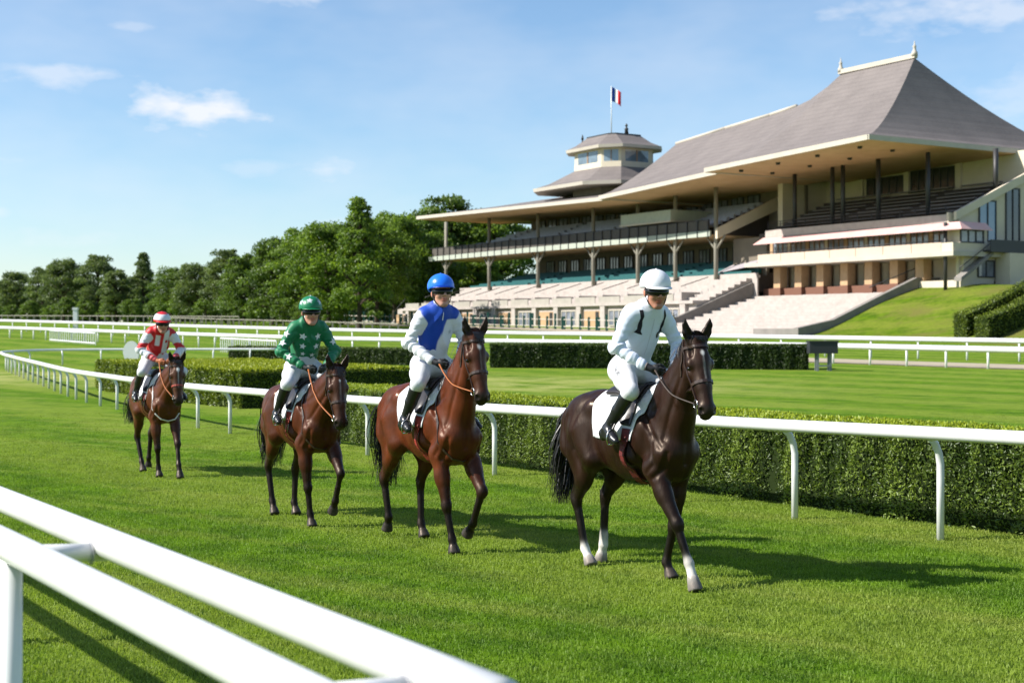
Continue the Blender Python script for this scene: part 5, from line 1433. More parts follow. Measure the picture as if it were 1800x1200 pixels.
POSE_LEAD = dict(
    RF=[(.42, .96), (.70, .55), (.83, .25), (.91, .05)], LF=[(.38, .93), (.34, .47), (.27, .16), (.34, .04)],
    RH=[(-.42, 1.00), (-.72, .60), (-.62, .18), (-.53, .05)], LH=[(-.36, .98), (-.66, .62), (-.66, .19), (-.70, .055)],
    poll=(.90, -.06, 2.06), hpitch=69, hyaw=-14, sock={'RF': 'sock', 'RH': 'sock', 'LH': 'sock_high'}, tail=(-1.08, -.04, .52), maneside=1, manelen=.6, forelock=.5)
POSE_2 = dict(
    RF=[(.38, .94), (.50, .47), (.58, .17), (.62, .05)], LF=[(.44, .95), (.74, .62), (.60, .30), (.49, .19)],
    RH=[(-.46, 1.0), (-.86, .60), (-.80, .22), (-.84, .09)], LH=[(-.36, 1.0), (-.58, .57), (-.52, .17), (-.45, .05)],
    poll=(.90, -.02, 2.09), hpitch=71, hyaw=-4, sock={}, tail=(-1.06, -.02, .50), maneside=1, manelen=1.1, forelock=1.1)
POSE_3 = dict(
    RF=[(.37, .93), (.44, .47), (.46, .17), (.52, .05)], LF=[(.46, .95), (.78, .64), (.68, .33), (.60, .20)],
    RH=[(-.46, 1.0), (-.84, .60), (-.76, .19), (-.68, .05)], LH=[(-.38, 1.0), (-.66, .57), (-.64, .17), (-.57, .05)],
    poll=(1.07, -.02, 1.80), hpitch=74, hyaw=-4, sock={}, tail=(-1.06, -.02, .56), maneside=1, manelen=1.0, forelock=1.2)
POSE_4 = dict(
    RF=[(.38, .93), (.46, .47), (.44, .17), (.50, .05)], LF=[(.42, .95), (.66, .54), (.80, .24), (.88, .05)],
    RH=[(-.42, 1.0), (-.70, .58), (-.52, .19), (-.42, .05)], LH=[(-.50, 1.0), (-.92, .60), (-.96, .21), (-1.0, .06)],
    poll=(1.10, .0, 1.80), hpitch=76, hyaw=-6, sock={}, tail=(-1.12, -.10, .74), maneside=1, manelen=.9, forelock=.8)
H = []
H.append(build_horse('horse', 'dark brown horse with three white socks leading the file', (1.08, 12.25), 58, 1.0, POSE_LEAD, coat_dark, .0105))
H.append(build_horse('horse', 'glossy red-brown horse with its foreleg raised carrying the blue and white rider', (-.76, 13.90), 60, 1.0, POSE_2, coat_bay, .0115))
H.append(build_horse('horse', 'brown horse with lowered head and white cloth carrying the green starred rider', (-2.28, 15.62), 61, .96, POSE_3, coat_brown, .012))
H.append(build_horse('horse', 'hindmost bay horse with a white star carrying the red and white rider', (-5.17, 20.75), 61, .94, POSE_4, coat_red, .013))
# ------------------------------------------------------------------ riders
def folds(v, f, amp, freq, seed):
    n = vnormals(v, f)
    w = wob(v, freq, seed, 5) * .6 + wob(v * V(1, 1, .45), freq * 2.1, seed + 9, 5) * .4
    rd = 1 - 2.2 * np.abs(wob(v * V(1, 1, .6), freq * .8, seed + 21, 4)); rd = np.clip(rd, -.2, 1)      # sharp creases
    return v + n * (amp * (.65 * w + .8 * rd))[:, None]
def sphere_faces(nu, nv): return [(j * nu + i, j * nu + (i + 1) % nu, (j + 1) * nu + (i + 1) % nu, (j + 1) * nu + i) for j in range(nv) for i in range(nu)]

def build_rider(hinfo, label, seat, J, silk, helmet, breeches_col, horse_loc, heading, scale, glove_col=(.012, .012, .013), vox=.0085):
    th = math.radians(heading)
    S = V(*seat)
    wloc = Vector((horse_loc[0], horse_loc[1], -.030)) + Matrix.Rotation(-th, 3, 'Z') @ Vector(S * scale)
    root = empty('person', wloc, -th, scale)
    tag(root, label, 'person', 'jockeys riding to the start')
    Hc = V(*J['hip']); Sc = V(*J['sho']); tw = math.radians(J.get('twist', 0))
    sl = V(-math.sin(tw), math.cos(tw), 0)
    spine = unit(Sc - Hc); fr = unit(np.cross(sl, spine))      # chest-forward
    if fr[0] < 0: fr = -fr
    dr = J.get('drop', .045)
    SH = {-1: Sc - sl * .165 - spine * dr, 1: Sc + sl * .165 - spine * dr}
    EL = {-1: V(*J['relb']), 1: V(*J['lelb'])}; WR = {-1: V(*J['rwr']), 1: V(*J['lwr'])}; HA = {-1: V(*J['rhand']), 1: V(*J['lhand'])}
    KN = {-1: V(*J['rknee']), 1: V(*J['lknee'])}; AN = {-1: V(*J['rank']), 1: V(*J['lank'])}; TO = {-1: V(*J['rtoe']), 1: V(*J['ltoe'])}
    HJ = {s: Hc + V(.0, .10 * s, -.02) for s in (-1, 1)}
    nb = Sc + spine * .05
    hd = V(*J['head']); hy, hpit = math.radians(J['hyaw']), math.radians(J['hpitch'])
    f = V(math.cos(hy) * math.cos(hpit), math.sin(hy) * math.cos(hpit), -math.sin(hpit)); l = V(-math.sin(hy), math.cos(hy), 0)
    rl = math.radians(J.get('hroll', 0)); u = np.cross(f, l)
    l, u = l * math.cos(rl) + u * math.sin(rl), u * math.cos(rl) - l * math.sin(rl)
    HR = np.stack([f, l, u], 1)
    hs = J.get('hs', 1.10)
    def q(a, b, c): return hd + (f * a + l * b + u * c) * hs
    def he(c_, r_, rot_, k_, t_, mode='u'): return s_ell(c_, tuple(x * hs for x in r_), rot_, k_ * hs, t_, mode)
    def hc_(a_, b_, ra_, rb_, sq_, k_, t_, mode='u'): return s_cone(a_, b_, ra_ * hs, rb_ * hs, sq_, k_ * hs, t_, mode)
    # ---- body: one continuous skin
    B = [s_cone(Hc, Sc - spine * .06, .115, .115, (fr, 1.4), .05, 'skin'), s_cone(SH[-1] + sl * .04, SH[1] - sl * .04, .055, .055, None, .04, 'skin'),
         s_ell(Hc, (.13, .15, .11), None, .05, 'skin'),
         s_cone(nb - spine * .03, q(-.015, 0, -.06), .058, .054, None, .03, 'skin'),
         he(q(-.012, 0, .032), (.098, .078, .098), HR, .02, 'skin'), he(q(.034, 0, -.035), (.060, .060, .082), HR, .025, 'skin'),
         hc_(q(.02, .034, -.080), q(.066, .014, -.112), .034, .024, None, .02, 'skin'), hc_(q(.02, -.034, -.080), q(.066, -.014, -.112), .034, .024, None, .02, 'skin'),
         hc_(q(.088, 0, .012), q(.112, 0, -.030), .009, .014, None, .010, 'skin'),
         he(q(.100, .012, -.036), (.011, .010, .009), HR, .006, 'skin'), he(q(.100, -.012, -.036), (.011, .010, .009), HR, .006, 'skin'),
         he(q(.086, 0, -.063), (.014, .025, .008), HR, .006, 'lip'), he(q(.083, 0, -.077), (.014, .021, .008), HR, .006, 'lip'),
         hc_(q(.093, -.020, -.070), q(.093, .020, -.070), .003, .003, None, .004, 'lip', 's'),
         hc_(q(.080, -.038, .024), q(.080, .038, .024), .012, .012, None, .012, 'brow')]
    for s in (-1, 1):
        B += [he(q(.056, .040 * s, -.030), (.030, .026, .030), HR, .02, 'skin'), he(q(-.008, .079 * s, -.018), (.030, .012, .034), HR, .008, 'ear'),
              he(q(.086, .031 * s, .002), (.014, .018, .011), HR, .010, 'skin', 's'),
              s_cone(SH[s], EL[s], .045, .040, None, .03, 'skin'), s_cone(EL[s], WR[s], .038, .029, None, .03, 'skin'), s_cone(WR[s], HA[s], .027, .022, None, .02, 'skin'),
              s_cone(HJ[s], KN[s], .085, .052, None, .04, 'skin'), s_cone(KN[s], AN[s], .045, .034, None, .03, 'skin'), s_cone(AN[s], TO[s], .030, .022, None, .02, 'skin')]
    v, fc = sdf_mesh(B, .0085); v = relax(v, fc, 1, .4)
    me = mesh_np('body', v - S, fc, True)
    w = tag_weights(B, v, .004)
    skin = np.array(J.get('skin', (.46, .22, .145)))
    col = np.zeros((len(v), 3)); tone = {'skin': skin, 'lip': skin * V(.86, .52, .55), 'brow': skin * .9, 'ear': skin * V(1.0, .85, .82)}
    for t_, ww in w.items(): col += ww[:, None] * tone[t_]
    col *= 1 + .08 * wob(v, 60, 5)[:, None]
    set_col(me, col); link('body', me, mat('skin', (.5, .3, .2), .48, .4, attr='tint', sss=.12), root)
    # ---- silks
    Jk = [s_cone(Hc + spine * .10, Hc + spine * .30, .145, .150, (fr, 1.30), .05, 'torso'), s_cone(Hc + spine * .28, Sc - spine * .02, .154, .142, (fr, 1.28), .05, 'torso'),
          s_cone(SH[-1] + sl * .03, SH[1] - sl * .03, .078, .078, None, .05, 'torso'),
          s_ell(Sc - spine * .20 + fr * .03, (.085, .148, .17), np.stack([fr, sl, spine], 1), .05, 'torso'),
          s_cone(nb - spine * .005, nb + (q(-.015, 0, -.06) - nb) * .52, .072, .066, None, .008, 'collar')]
    for s in (-1, 1):
        fd = unit(WR[s] - EL[s])
        Jk += [s_cone(SH[s] - sl * .02 * s, SH[s] + (EL[s] - SH[s]) * .3, .070, .066, None, .04, 'sleeve'),
               s_cone(SH[s] + (EL[s] - SH[s]) * .15, EL[s], .067, .058, None, .03, 'sleeve'), s_cone(EL[s], EL[s] + (WR[s] - EL[s]) * .55, .057, .050, None, .03, 'sleeve'),
               s_cone(EL[s] + (WR[s] - EL[s]) * .5, WR[s] - fd * .012, .053, .041, None, .02, 'sleeve'), s_cone(WR[s] - fd * .03, WR[s] - fd * .008, .040, .038, None, .01, 'cuff')]
    v, fc = sdf_mesh(Jk, vox); v = relax(v, fc, 1, .4)
    w = tag_weights(Jk, v, .005)
    v0 = v.copy()
    Lc = np.stack([(v0 - Sc) @ fr, (v0 - Sc) @ sl, (v0 - Sc) @ spine], 1)
    arm = np.zeros(len(v)); side = np.sign(Lc[:, 1])
    for s in (-1, 1):   # distance along the sleeve 0 shoulder, 1 elbow, 2 wrist
        d1 = EL[s] - SH[s]; t1 = np.clip((v0 - SH[s]) @ d1 / (d1 @ d1), 0, 1); d2 = WR[s] - EL[s]; t2 = np.clip((v0 - EL[s]) @ d2 / (d2 @ d2), 0, 1)
        arm = np.where(side == s, t1 + t2, arm)
    sd_ = int(loc_seed(horse_loc)); nn_ = vnormals(v0, fc)
    ring = np.sin(arm * 21 + 2.6 * wob(v0, 9, sd_)) + .5 * np.sin(arm * 39 + 3.0 * wob(v0, 13, sd_ + 1))       # creases round the sleeve, deepest at the elbow
    ring = ring * (w['sleeve'] + w['cuff']) * (.35 + .9 * np.exp(-((arm - 1.05) / .35) ** 2) + .5 * np.exp(-((arm - 1.8) / .2) ** 2))
    drag = 1 - 2.4 * np.abs(wob(np.stack([Lc[:, 0] + .6 * Lc[:, 2], Lc[:, 1] + .35 * Lc[:, 2] * side, Lc[:, 2] * .35], 1), 15, sd_ + 4, 5)); drag = np.clip(drag, -.35, 1) * w['torso']
    waist = np.exp(-((Lc[:, 2] + .40) / .08) ** 2) * np.sin(Lc[:, 1] * 60 + 4 * wob(v0, 8, sd_ + 3)) * w['torso']
    v = v0 + nn_ * (.0055 * ring + .0120 * drag + .0045 * waist + .004 * wob(v0, 11, sd_ + 8))[:, None]
    me = mesh_np('jacket', v - S, fc, True)
    ks = list(w.keys()); W_ = np.stack([w[k_] for k_ in ks], 1) ** 9; W_ /= W_.sum(1, keepdims=True)      # crisp seams between panels
    w = {k_: W_[:, i] for i, k_ in enumerate(ks)}
    set_col(me, silk['fn'](w, Lc, arm, side))
    jk = link('jacket', me, mat('silk', (.8, .8, .8), .50, .35, attr='tint', bump=(9, .35, .02), sheen=.1), root)
    jb = bvh_of(v, fc)
    info = dict(root=root, S=S, Sc=Sc, fr=fr, sl=sl, spine=spine, jb=jb, jk=jk, SH=SH, EL=EL, WR=WR)
    # ---- breeches
    Br = [s_ell(Hc + V(-.01, 0, .0), (.150, .170, .125), None, .05, 'b'), s_cone(Hc, Hc + spine * .14, .150, .145, (fr, 1.25), .05, 'b')]
    for s in (-1, 1):
        Br += [s_cone(HJ[s], HJ[s] + (KN[s] - HJ[s]) * .5, .112, .094, None, .05, 'b'), s_cone(HJ[s] + (KN[s] - HJ[s]) * .45, KN[s], .094, .068, None, .03, 'b'),
               s_cone(KN[s], KN[s] + (AN[s] - KN[s]) * .28, .064, .050, None, .03, 'b')]
    v, fc = sdf_mesh(Br, vox); v = relax(v, fc, 1, .4); v = folds(v, fc, .0055, 15, 4)
    me = mesh_np('breeches', v - S, fc, True)
    link('breeches', me, mat('breeches_white', (.66, .665, .68), .62, .3, bump=(12, .35, .015), noise=(7, .35, (.58, .58, .60))), root)
    info['bb'] = bvh_of(v, fc); info['HJ'] = HJ; info['KN'] = KN
    # ---- boots
    for s in (-1, 1):
        sh = AN[s] - KN[s]; td = unit(TO[s] - AN[s]); 
        he = AN[s] + unit(sh) * .055 - V(td[0], td[1], 0) * .035
        tip = TO[s]
        Bt = [s_cone(KN[s] + sh * .17, KN[s] + sh * .50, .066, .058, None, .02, 'l'), s_cone(KN[s] + sh * .5, AN[s], .057, .041, None, .02, 'l'),
              s_cone(AN[s], he, .043, .037, None, .02, 'l'), s_cone(he + td * .02, tip, .037, .029, None, .03, 'l'), s_cone(AN[s] + td * .02, tip - td * .05, .045, .036, None, .03, 'l'),
              s_cone(he - V(0, 0, .030), he - V(0, 0, .038), .030, .030, None, .006, 'l')]
        v, fc = sdf_mesh(Bt, .0075); v = relax(v, fc, 1, .4); v = folds(v, fc, .0022, 30, 8)
        link('boot', mesh_np('boot', v - S, fc, True), mat('boot_leather', (.012, .012, .014), .30, .5, bump=(22, .25, .006)), root)
    # ---- gloves: fist closed round the rein, thumb on top
    for s in (-1, 1):
        x = unit(HA[s] - WR[s]); zz = V(0, -s, 0); zz = unit(zz - x * (zz @ x)); yy = np.cross(zz, x) * 1.0
        if yy[2] < 0: yy = -yy
        o = HA[s]
        def g(a, b, c): return o + x * a + yy * b + zz * c
        G = [s_cone(WR[s] - x * .012, g(-.035, 0, 0), .034, .030, None, .015, 'g'), s_ell(g(.0, .0, .0), (.046, .044, .020), np.stack([x, yy, zz], 1), .012, 'g')]
        for i, (b, ln, r_) in enumerate(((.033, .9, .0105), (.011, 1.0, .011), (-.011, .95, .0105), (-.032, .8, .0095))):
            p0 = g(.030, b, .004); p1 = g(.030 + .036 * ln, b, .012); p2 = g(.034 + .034 * ln, b * .95, .040); p3 = g(.022 + .012 * ln, b * .92, .046)
            G += [s_cone(p0, p1, r_, r_, None, .004, 'g'), s_cone(p1, p2, r_, r_ * .95, None, .003, 'g'), s_cone(p2, p3, r_ * .95, r_ * .85, None, .003, 'g')]
        t0 = g(-.018, .034, .010); t1 = g(.018, .050, .024); t2 = g(.048, .044, .034)
        G += [s_cone(t0, t1, .014, .0125, None, .008, 'g'), s_cone(t1, t2, .0125, .010, None, .004, 'g')]
        v, fc = sdf_mesh(G, .0048, pad=.02); v = relax(v, fc, 1, .3)
        link('glove', mesh_np('glove', v - S, fc, True), mat('glove_%d' % int(1000 * glove_col[0]), glove_col, .55, .4, bump=(60, .3, .004)), root)
        if J.get('strap', True):
            wp = WR[s] + x * .010
            MB().tube([wp - S - x * .006, wp - S + x * .006], .0375, 14, True).build('wrist_strap', mat('strap_grey', (.25, .22, .2), .5), root)
    # ---- helmet: shell, peak, button, band, chin strap, goggles
    hm = empty('helmet'); hm.parent = root
    hc = q(-.014, 0, .047); ra, rb, rc = .126 * hs, .110 * hs, .108 * hs
    nu, nv = 56, 20; vs = []
    for j in range(nv + 1):
        for i in range(nu):
            ph_ = 2 * math.pi * i / nu; te = (math.pi * .5 + .24 + .20 * math.cos(ph_ + math.pi)) * j / nv
            vs.append(hc + f * ra * math.sin(te) * math.cos(ph_) + l * rb * math.sin(te) * math.sin(ph_) + u * rc * math.cos(te))
    vs = np.array(vs)
    me = mesh_np('shell', vs - S, np.array(sphere_faces(nu, nv)), True)
    lc = np.stack([(vs - hc) @ f, (vs - hc) @ l, (vs - hc) @ u], 1)
    set_col(me, helmet['fn'](lc))
    sm = mat('helmet_silk_' + helmet['name'], (.8, .8, .8), helmet.get('rough', .38), .45, attr='tint', bump=(24, .25, .008))
    sh_ = link('shell', me, sm, hm); md = sh_.modifiers.new('t', 'SOLIDIFY'); md.thickness = .008; md.offset = -1
    pk = []; n1 = 22
    for j in range(4):
        for i in range(n1 + 1):
            a = -1.12 + 2.24 * i / n1; t = j / 3; e = 1 + .0
            out = .048 * t * math.cos(a * .95) ** .8 + .008 * t
            pk.append(hc + f * ((ra + .002) * math.cos(a) + out) + l * ((rb + .002) * math.sin(a) * (1 + .05 * t)) + u * (-.004 - .012 * t - .010 * (1 - math.cos(a)) ))
    fs = [(j * (n1 + 1) + i, j * (n1 + 1) + i + 1, (j + 1) * (n1 + 1) + i + 1, (j + 1) * (n1 + 1) + i) for j in range(3) for i in range(n1)]
    me = mesh_np('peak', np.array(pk) - S, np.array(fs), True); set_col(me, np.tile(np.array(helmet['peak']), (len(pk), 1)))
    o_ = link('peak', me, sm, hm); md = o_.modifiers.new('t', 'SOLIDIFY'); md.thickness = .006; md.offset = 0
    bm_ = MB(); top = hc + u * (rc + .004); vs = [top + .011 * (f * math.sin(t1) * math.cos(p1) + l * math.sin(t1) * math.sin(p1) + u * math.cos(t1)) for t1 in np.linspace(0, math.pi, 7) for p1 in np.linspace(0, 2 * math.pi, 10, endpoint=False)]
    me = mesh_np('button', np.array(vs) - S, np.array(sphere_faces(10, 6)), True); set_col(me, np.tile(np.array(helmet['button']), (len(vs), 1))); link('button', me, sm, hm)
    bp = [hc + f * (ra + .002) * math.cos(a) + l * (rb + .002) * math.sin(a) + u * (-.004 - .016 * (1 - math.cos(a)) * .5) for a in np.linspace(0, 2 * math.pi, 41)]
    MB().tube([p - S for p in bp], .0055, 6, False, (.6, 1.1)).build('band', mat('helmet_band_' + helmet['name'], helmet['band'], .5), hm, True)
    cs = [q(.010, -.086, .010), q(.016, -.083, -.045), q(.036, -.062, -.095), q(.055, -.022, -.130), q(.055, .022, -.130), q(.036, .062, -.095), q(.016, .083, -.045), q(.010, .086, .010)]
    MB().tube([p - S for p in bez(cs, 5)], .0075, 6, True, (.5, 1.2)).build('chin_strap', mat('strap_black', (.012, .012, .012), .5), hm, True)
    gv = []; gn = 26
    for j, (du, rr) in enumerate(((.020, .0), (.013, .008), (-.004, .010), (-.020, .008), (-.028, .0))):
        for i in range(gn + 1):
            a = -1.45 + 2.9 * i / gn
            nz = -.006 * math.exp(-(a / .16) ** 2) if j >= 3 else 0
            gv.append(hd + hs * f * (.004 + (.100 + rr) * math.cos(a) ** .8 if abs(a) < 1.5 else 0) + hs * l * (.088 + rr * .5) * math.sin(a) + hs * u * (.002 + du * (1 - .25 * abs(a) / 1.45) - nz * -1.2))
    fs = [(j * (gn + 1) + i, j * (gn + 1) + i + 1, (j + 1) * (gn + 1) + i + 1, (j + 1) * (gn + 1) + i) for j in range(4) for i in range(gn)]
    o_ = link('goggles', mesh_np('goggles', np.array(gv) - S, np.array(fs), True), mat('goggle_lens', (.006, .006, .007), .28, .4), root)
    md = o_.modifiers.new('t', 'SOLIDIFY'); md.thickness = .006; md.offset = 0
    return info
def loc_seed(p): return abs(int(p[0] * 37 + p[1] * 11)) % 97

def decal(info, bv, pts2, c, ux, uy, d, m, name, parent, off=.004, n=3):
    """a flat printed shape (fan of pts2) pressed onto cloth along direction d; subdivided so that it follows folds"""
    S = info['S']; c = V(*c); d = unit(d)
    bm = bmesh.new()
    cv = [bm.verts.new((x, y, 0)) for x, y in pts2]
    fce = bm.faces.new(cv)
    bmesh.ops.triangulate(bm, faces=[fce])
    bmesh.ops.subdivide_edges(bm, edges=bm.edges[:], cuts=n, use_grid_fill=True)
    for v in bm.verts:
        p = c + ux * v.co.x + uy * v.co.y
        h = bv.ray_cast(Vector(p - d * .35), Vector(d), .7)
        v.co = (Vector(p) if h[0] is None else h[0] - Vector(d) * off) - Vector(S)
    me = bpy.data.meshes.new(name); bm.to_mesh(me); bm.free()
    return link(name, me, m, parent)
def star_pts(r, a0=math.pi / 2, k=.45): return [((r if i % 2 == 0 else r * k) * math.cos(a0 + i * math.pi / 5), (r if i % 2 == 0 else r * k) * math.sin(a0 + i * math.pi / 5)) for i in range(10)]
WH = np.array((.66, .67, .70)); BLUE = np.array((.003, .052, .38)); GREEN = np.array((.004, .150, .058)); RED = np.array((.55, .012, .016))
def mixw(pairs):
    o = 0
    for c, w_ in pairs: o = o + np.asarray(c)[None, :] * np.asarray(w_)[:, None]
    return o
def sm(x, e=.006): return np.clip(.5 + x / (2 * e), 0, 1)
def silk_white(w, Lc, arm, side): return np.tile(np.array((.66, .71, .80)), (len(arm), 1))
def silk_blue(w, Lc, arm, side):
    sl_ = w['sleeve'] + w['cuff']; front = sm(Lc[:, 0], .02)
    # white wedge on the wearer's left front, from the left shoulder down to the waist centre
    diag = sm((Lc[:, 1] - .02) * .80 + (-Lc[:, 2] - .13) * .30, .006) * sm(Lc[:, 1] + .03) * sm(-Lc[:, 2] - .045) * front
    b = w['torso'] * (1 - diag)
    return mixw([(BLUE, b), (WH, 1 - b)])
def silk_green(w, Lc, arm, side):
    wt = w['collar'] * sm(Lc[:, 0] + .2, .05)
    return mixw([(GREEN, 1 - wt), (WH * .95, wt)])
def silk_red(w, Lc, arm, side):
    slv = w['sleeve'] + w['cuff']
    t = w['torso']
    # front panels: red with white vertical panels, red shoulders; sleeves white with a red band and cuff
    wp = sm(.035 - np.abs(Lc[:, 1] + .055)) * sm(-Lc[:, 2] - .01) * sm(Lc[:, 2] + .20) + sm(.045 - np.abs(Lc[:, 1] - .075)) * sm(-Lc[:, 2] + .05) * sm(Lc[:, 2] + .36)
    wp = np.clip(wp, 0, 1) * sm(Lc[:, 0], .02)
    band = sm(.16 - np.abs(arm - .82), .02) + sm(arm - 1.62, .02) * .9
    r = t * (1 - wp) + slv * np.clip(band + sm(.12 - arm, .02), 0, 1)
    r = np.clip(r, 0, 1) * (1 - w['collar'])
    return mixw([(RED, r), (WH, 1 - r)])
def helm_plain(c): return lambda lc: np.tile(np.array(c), (len(lc), 1))
def helm_green(lc):
    m = np.zeros(len(lc))
    for (a, e) in ((-.35, .62), (-1.35, .45), (.75, .5), (2.2, .6), (-2.4, .6)):
        d = np.stack([math.cos(a) * math.cos(e), math.sin(a) * math.cos(e), math.sin(e)])
        q_ = lc / np.linalg.norm(lc, axis=1, keepdims=True); cs = q_ @ d
        ang = np.arccos(np.clip(cs, -1, 1)); uu = np.cross(V(0, 0, 1), d); uu = uu / np.linalg.norm(uu); vv = np.cross(d, uu)
        ph = np.arctan2(q_ @ vv, q_ @ uu); rad = .26 * (.68 + .32 * np.cos(5 * (ph - math.pi / 2)))
        m = np.maximum(m, sm(rad - ang, .03))
    return mixw([(GREEN * 1.05, 1 - m), (WH * .9, m)])
def helm_red(lc):
    m = sm(.062 - np.abs(lc[:, 2] - .048) - .022, .004)
    ph = np.arctan2(lc[:, 1], lc[:, 0]); m = m
    return mixw([(RED, 1 - m), (WH, m)])

def horse_pt(i, p): return V(*p)
RIDERS = []
J1 = dict(hip=(-.10, 0, 1.80), sho=(.17, -.015, 2.30), head=(.325, -.055, 2.462), hyaw=-16, hpitch=10, hroll=0, twist=-6,
          relb=(.12, -.315, 1.985), rwr=(.315, -.160, 1.830), rhand=(.385, -.100, 1.795), lelb=(.20, .290, 1.99), lwr=(.36, .130, 1.815), lhand=(.43, .075, 1.78),
          rknee=(.32, -.315, 1.62), lknee=(.32, .315, 1.62), rank=(.04, -.345, 1.30), lank=(.04, .345, 1.30), rtoe=(.21, -.385, 1.205), ltoe=(.21, .385, 1.205), skin=(.42, .19, .125))
J2 = dict(hip=(-.08, 0, 1.80), sho=(.10, 0, 2.31), head=(.19, -.02, 2.498), hyaw=-10, hpitch=-2, twist=-4,
          relb=(.02, -.290, 2.01), rwr=(.27, -.165, 1.840), rhand=(.345, -.110, 1.805), lelb=(.10, .28, 2.02), lwr=(.33, .12, 1.83), lhand=(.40, .07, 1.79),
          rknee=(.28, -.315, 1.62), lknee=(.28, .315, 1.62), rank=(.05, -.345, 1.27), lank=(.05, .345, 1.27), rtoe=(.22, -.385, 1.185), ltoe=(.22, .385, 1.185), skin=(.50, .26, .185))
J3 = dict(hip=(-.08, 0, 1.80), sho=(.14, 0, 2.28), head=(.25, -.02, 2.425), hyaw=-6, hpitch=4, twist=-2,
          relb=(.10, -.320, 1.98), rwr=(.31, -.140, 1.815), rhand=(.38, -.085, 1.780), lelb=(.14, .320, 1.98), lwr=(.35, .13, 1.82), lhand=(.42, .075, 1.785),
          rknee=(.30, -.315, 1.62), lknee=(.30, .315, 1.62), rank=(.04, -.345, 1.28), lank=(.04, .345, 1.28), rtoe=(.21, -.385, 1.19), ltoe=(.21, .385, 1.19), skin=(.50, .25, .17))
J4 = dict(hip=(-.14, 0, 1.84), sho=(.18, 0, 2.26), head=(.335, -.02, 2.370), hyaw=-4, hpitch=8, twist=0,
          relb=(.16, -.320, 1.96), rwr=(.37, -.130, 1.815), rhand=(.44, -.080, 1.780), lelb=(.18, .320, 1.96), lwr=(.39, .13, 1.82), lhand=(.46, .075, 1.785),
          rknee=(.28, -.315, 1.63), lknee=(.28, .315, 1.63), rank=(.02, -.345, 1.30), lank=(.02, .345, 1.30), rtoe=(.19, -.385, 1.205), ltoe=(.19, .385, 1.205), skin=(.46, .23, .16), strap=False)
leather_b = mat('leather_brown', (.035, .018, .012), .42, .5, bump=(80, .2, .003))
leather_o = mat('rein_orange', (.42, .13, .03), .55, .4, noise=(40, .5, (.25, .07, .02)))
leather_r = mat('noseband_red', (.30, .05, .03), .5, .4)
rein_d = mat('rein_dark', (.075, .055, .045), .6, .4, noise=(60, .6, (.02, .016, .014)))
breast_w = mat('breast_white', (.66, .63, .60), .7, .3)
girth_r = mat('girth_red', (.16, .018, .016), .6, .3, noise=(30, .8, (.015, .012, .012)))
girth_o = mat('girth_orange', (.34, .035, .02), .6, .3, noise=(30, .8, (.02, .012, .012)))
SPEC = [
    (H[0], 'jockey in white silks and white helmet, on the leading dark horse', J1, dict(fn=silk_white), dict(fn=helm_plain(WH), name='white', peak=WH, button=WH, band=(.05, .012, .02)), (1.08, 12.25), 58, 1.0, (.013, .013, .015), leather_b, rein_d, None, None, girth_r),
    (H[1], 'jockey in blue jacket with white sleeves and bright blue helmet', J2, dict(fn=silk_blue), dict(fn=helm_plain((.012, .15, .72)), name='blue', peak=(.006, .035, .30), button=(.012, .13, .65), band=(.16, .05, .035), rough=.3), (-.76, 13.90), 60, 1.0, (.014, .014, .016), leather_b, leather_o, None, leather_b, girth_o),
    (H[2], 'jockey in green silks with white stars and a green starred helmet', J3, dict(fn=silk_green), dict(fn=helm_green, name='green', peak=GREEN * .9, button=WH, band=(.35, .24, .05)), (-2.28, 15.62), 61, .96, (.015, .018, .017), leather_b, leather_o, None, leather_b, girth_o),
    (H[3], 'jockey in red and white silks with a red and white helmet, at the rear', J4, dict(fn=silk_red), dict(fn=helm_red, name='red', peak=RED, button=RED, band=(.5, .015, .02)), (-5.17, 20.75), 61, .94, (.42, .13, .05), leather_b, leather_o, leather_r, breast_w, girth_r)]
for (hi, lab, J, silk, helm, hl, hdg, sc_, glv, lea, rein, nose, breast, gir) in SPEC:
    hands = (V(*J['rhand']) + V(.02, -.02, 0), V(*J['lhand']) + V(.02, .02, 0))
    sd = tack(hi, lea, rein, hands, True, nose, breast, gir)
    for s, k in ((-1, 'r'), (1, 'l')):
        t = V(*J[k + 'toe']); a = V(*J[k + 'ank'])
        stirrup(sd, t * .55 + a * .45 + V(0, 0, -.075), (.16, .27 * s, 1.50))
    RIDERS.append(build_rider(hi, lab, (-.10, 0, 1.66), J, silk, helm, None, hl, hdg, sc_, glv))
def chest_decal(R, pts, lat, dn, m, name, off=.004):
    c = R['Sc'] + R['sl'] * lat - R['spine'] * dn
    return decal(R, R['jb'], pts, c, R['sl'], R['spine'], -R['fr'], m, name, R['jk'], off)
star_m = mat('star_print', (.74, .76, .78), .6, .3)
R = RIDERS[2]
for lat, dn, r_ in ((-.085, .10, .045), (.095, .10, .043), (-.075, .215, .040), (.085, .215, .042), (-.06, .31, .028), (.05, .32, .034)):
    chest_decal(R, star_pts(r_, math.pi / 2 + lat * 2), lat, dn, star_m, 'star')
for s, t_, dvec in ((-1, .35, (.55, -1, 0)), (-1, .72, (.8, -1, 0)), (1, .62, (1, .35, 0)), (-1, 1.45, (.6, -1, .5))):
    p = R['SH'][s] + (R['EL'][s] - R['SH'][s]) * min(t_, 1) + (R['WR'][s] - R['EL'][s]) * max(0, t_ - 1)
    ax = unit((R['EL'][s] - R['SH'][s]) if t_ < 1 else (R['WR'][s] - R['EL'][s])); d = unit(np.array(dvec)); d = unit(d - ax * (ax @ d)); ux = np.cross(ax, d)
    decal(R, R['jb'], star_pts(.046, math.pi / 2), p, ux, -ax, -d, star_m, 'star', R['jk'])
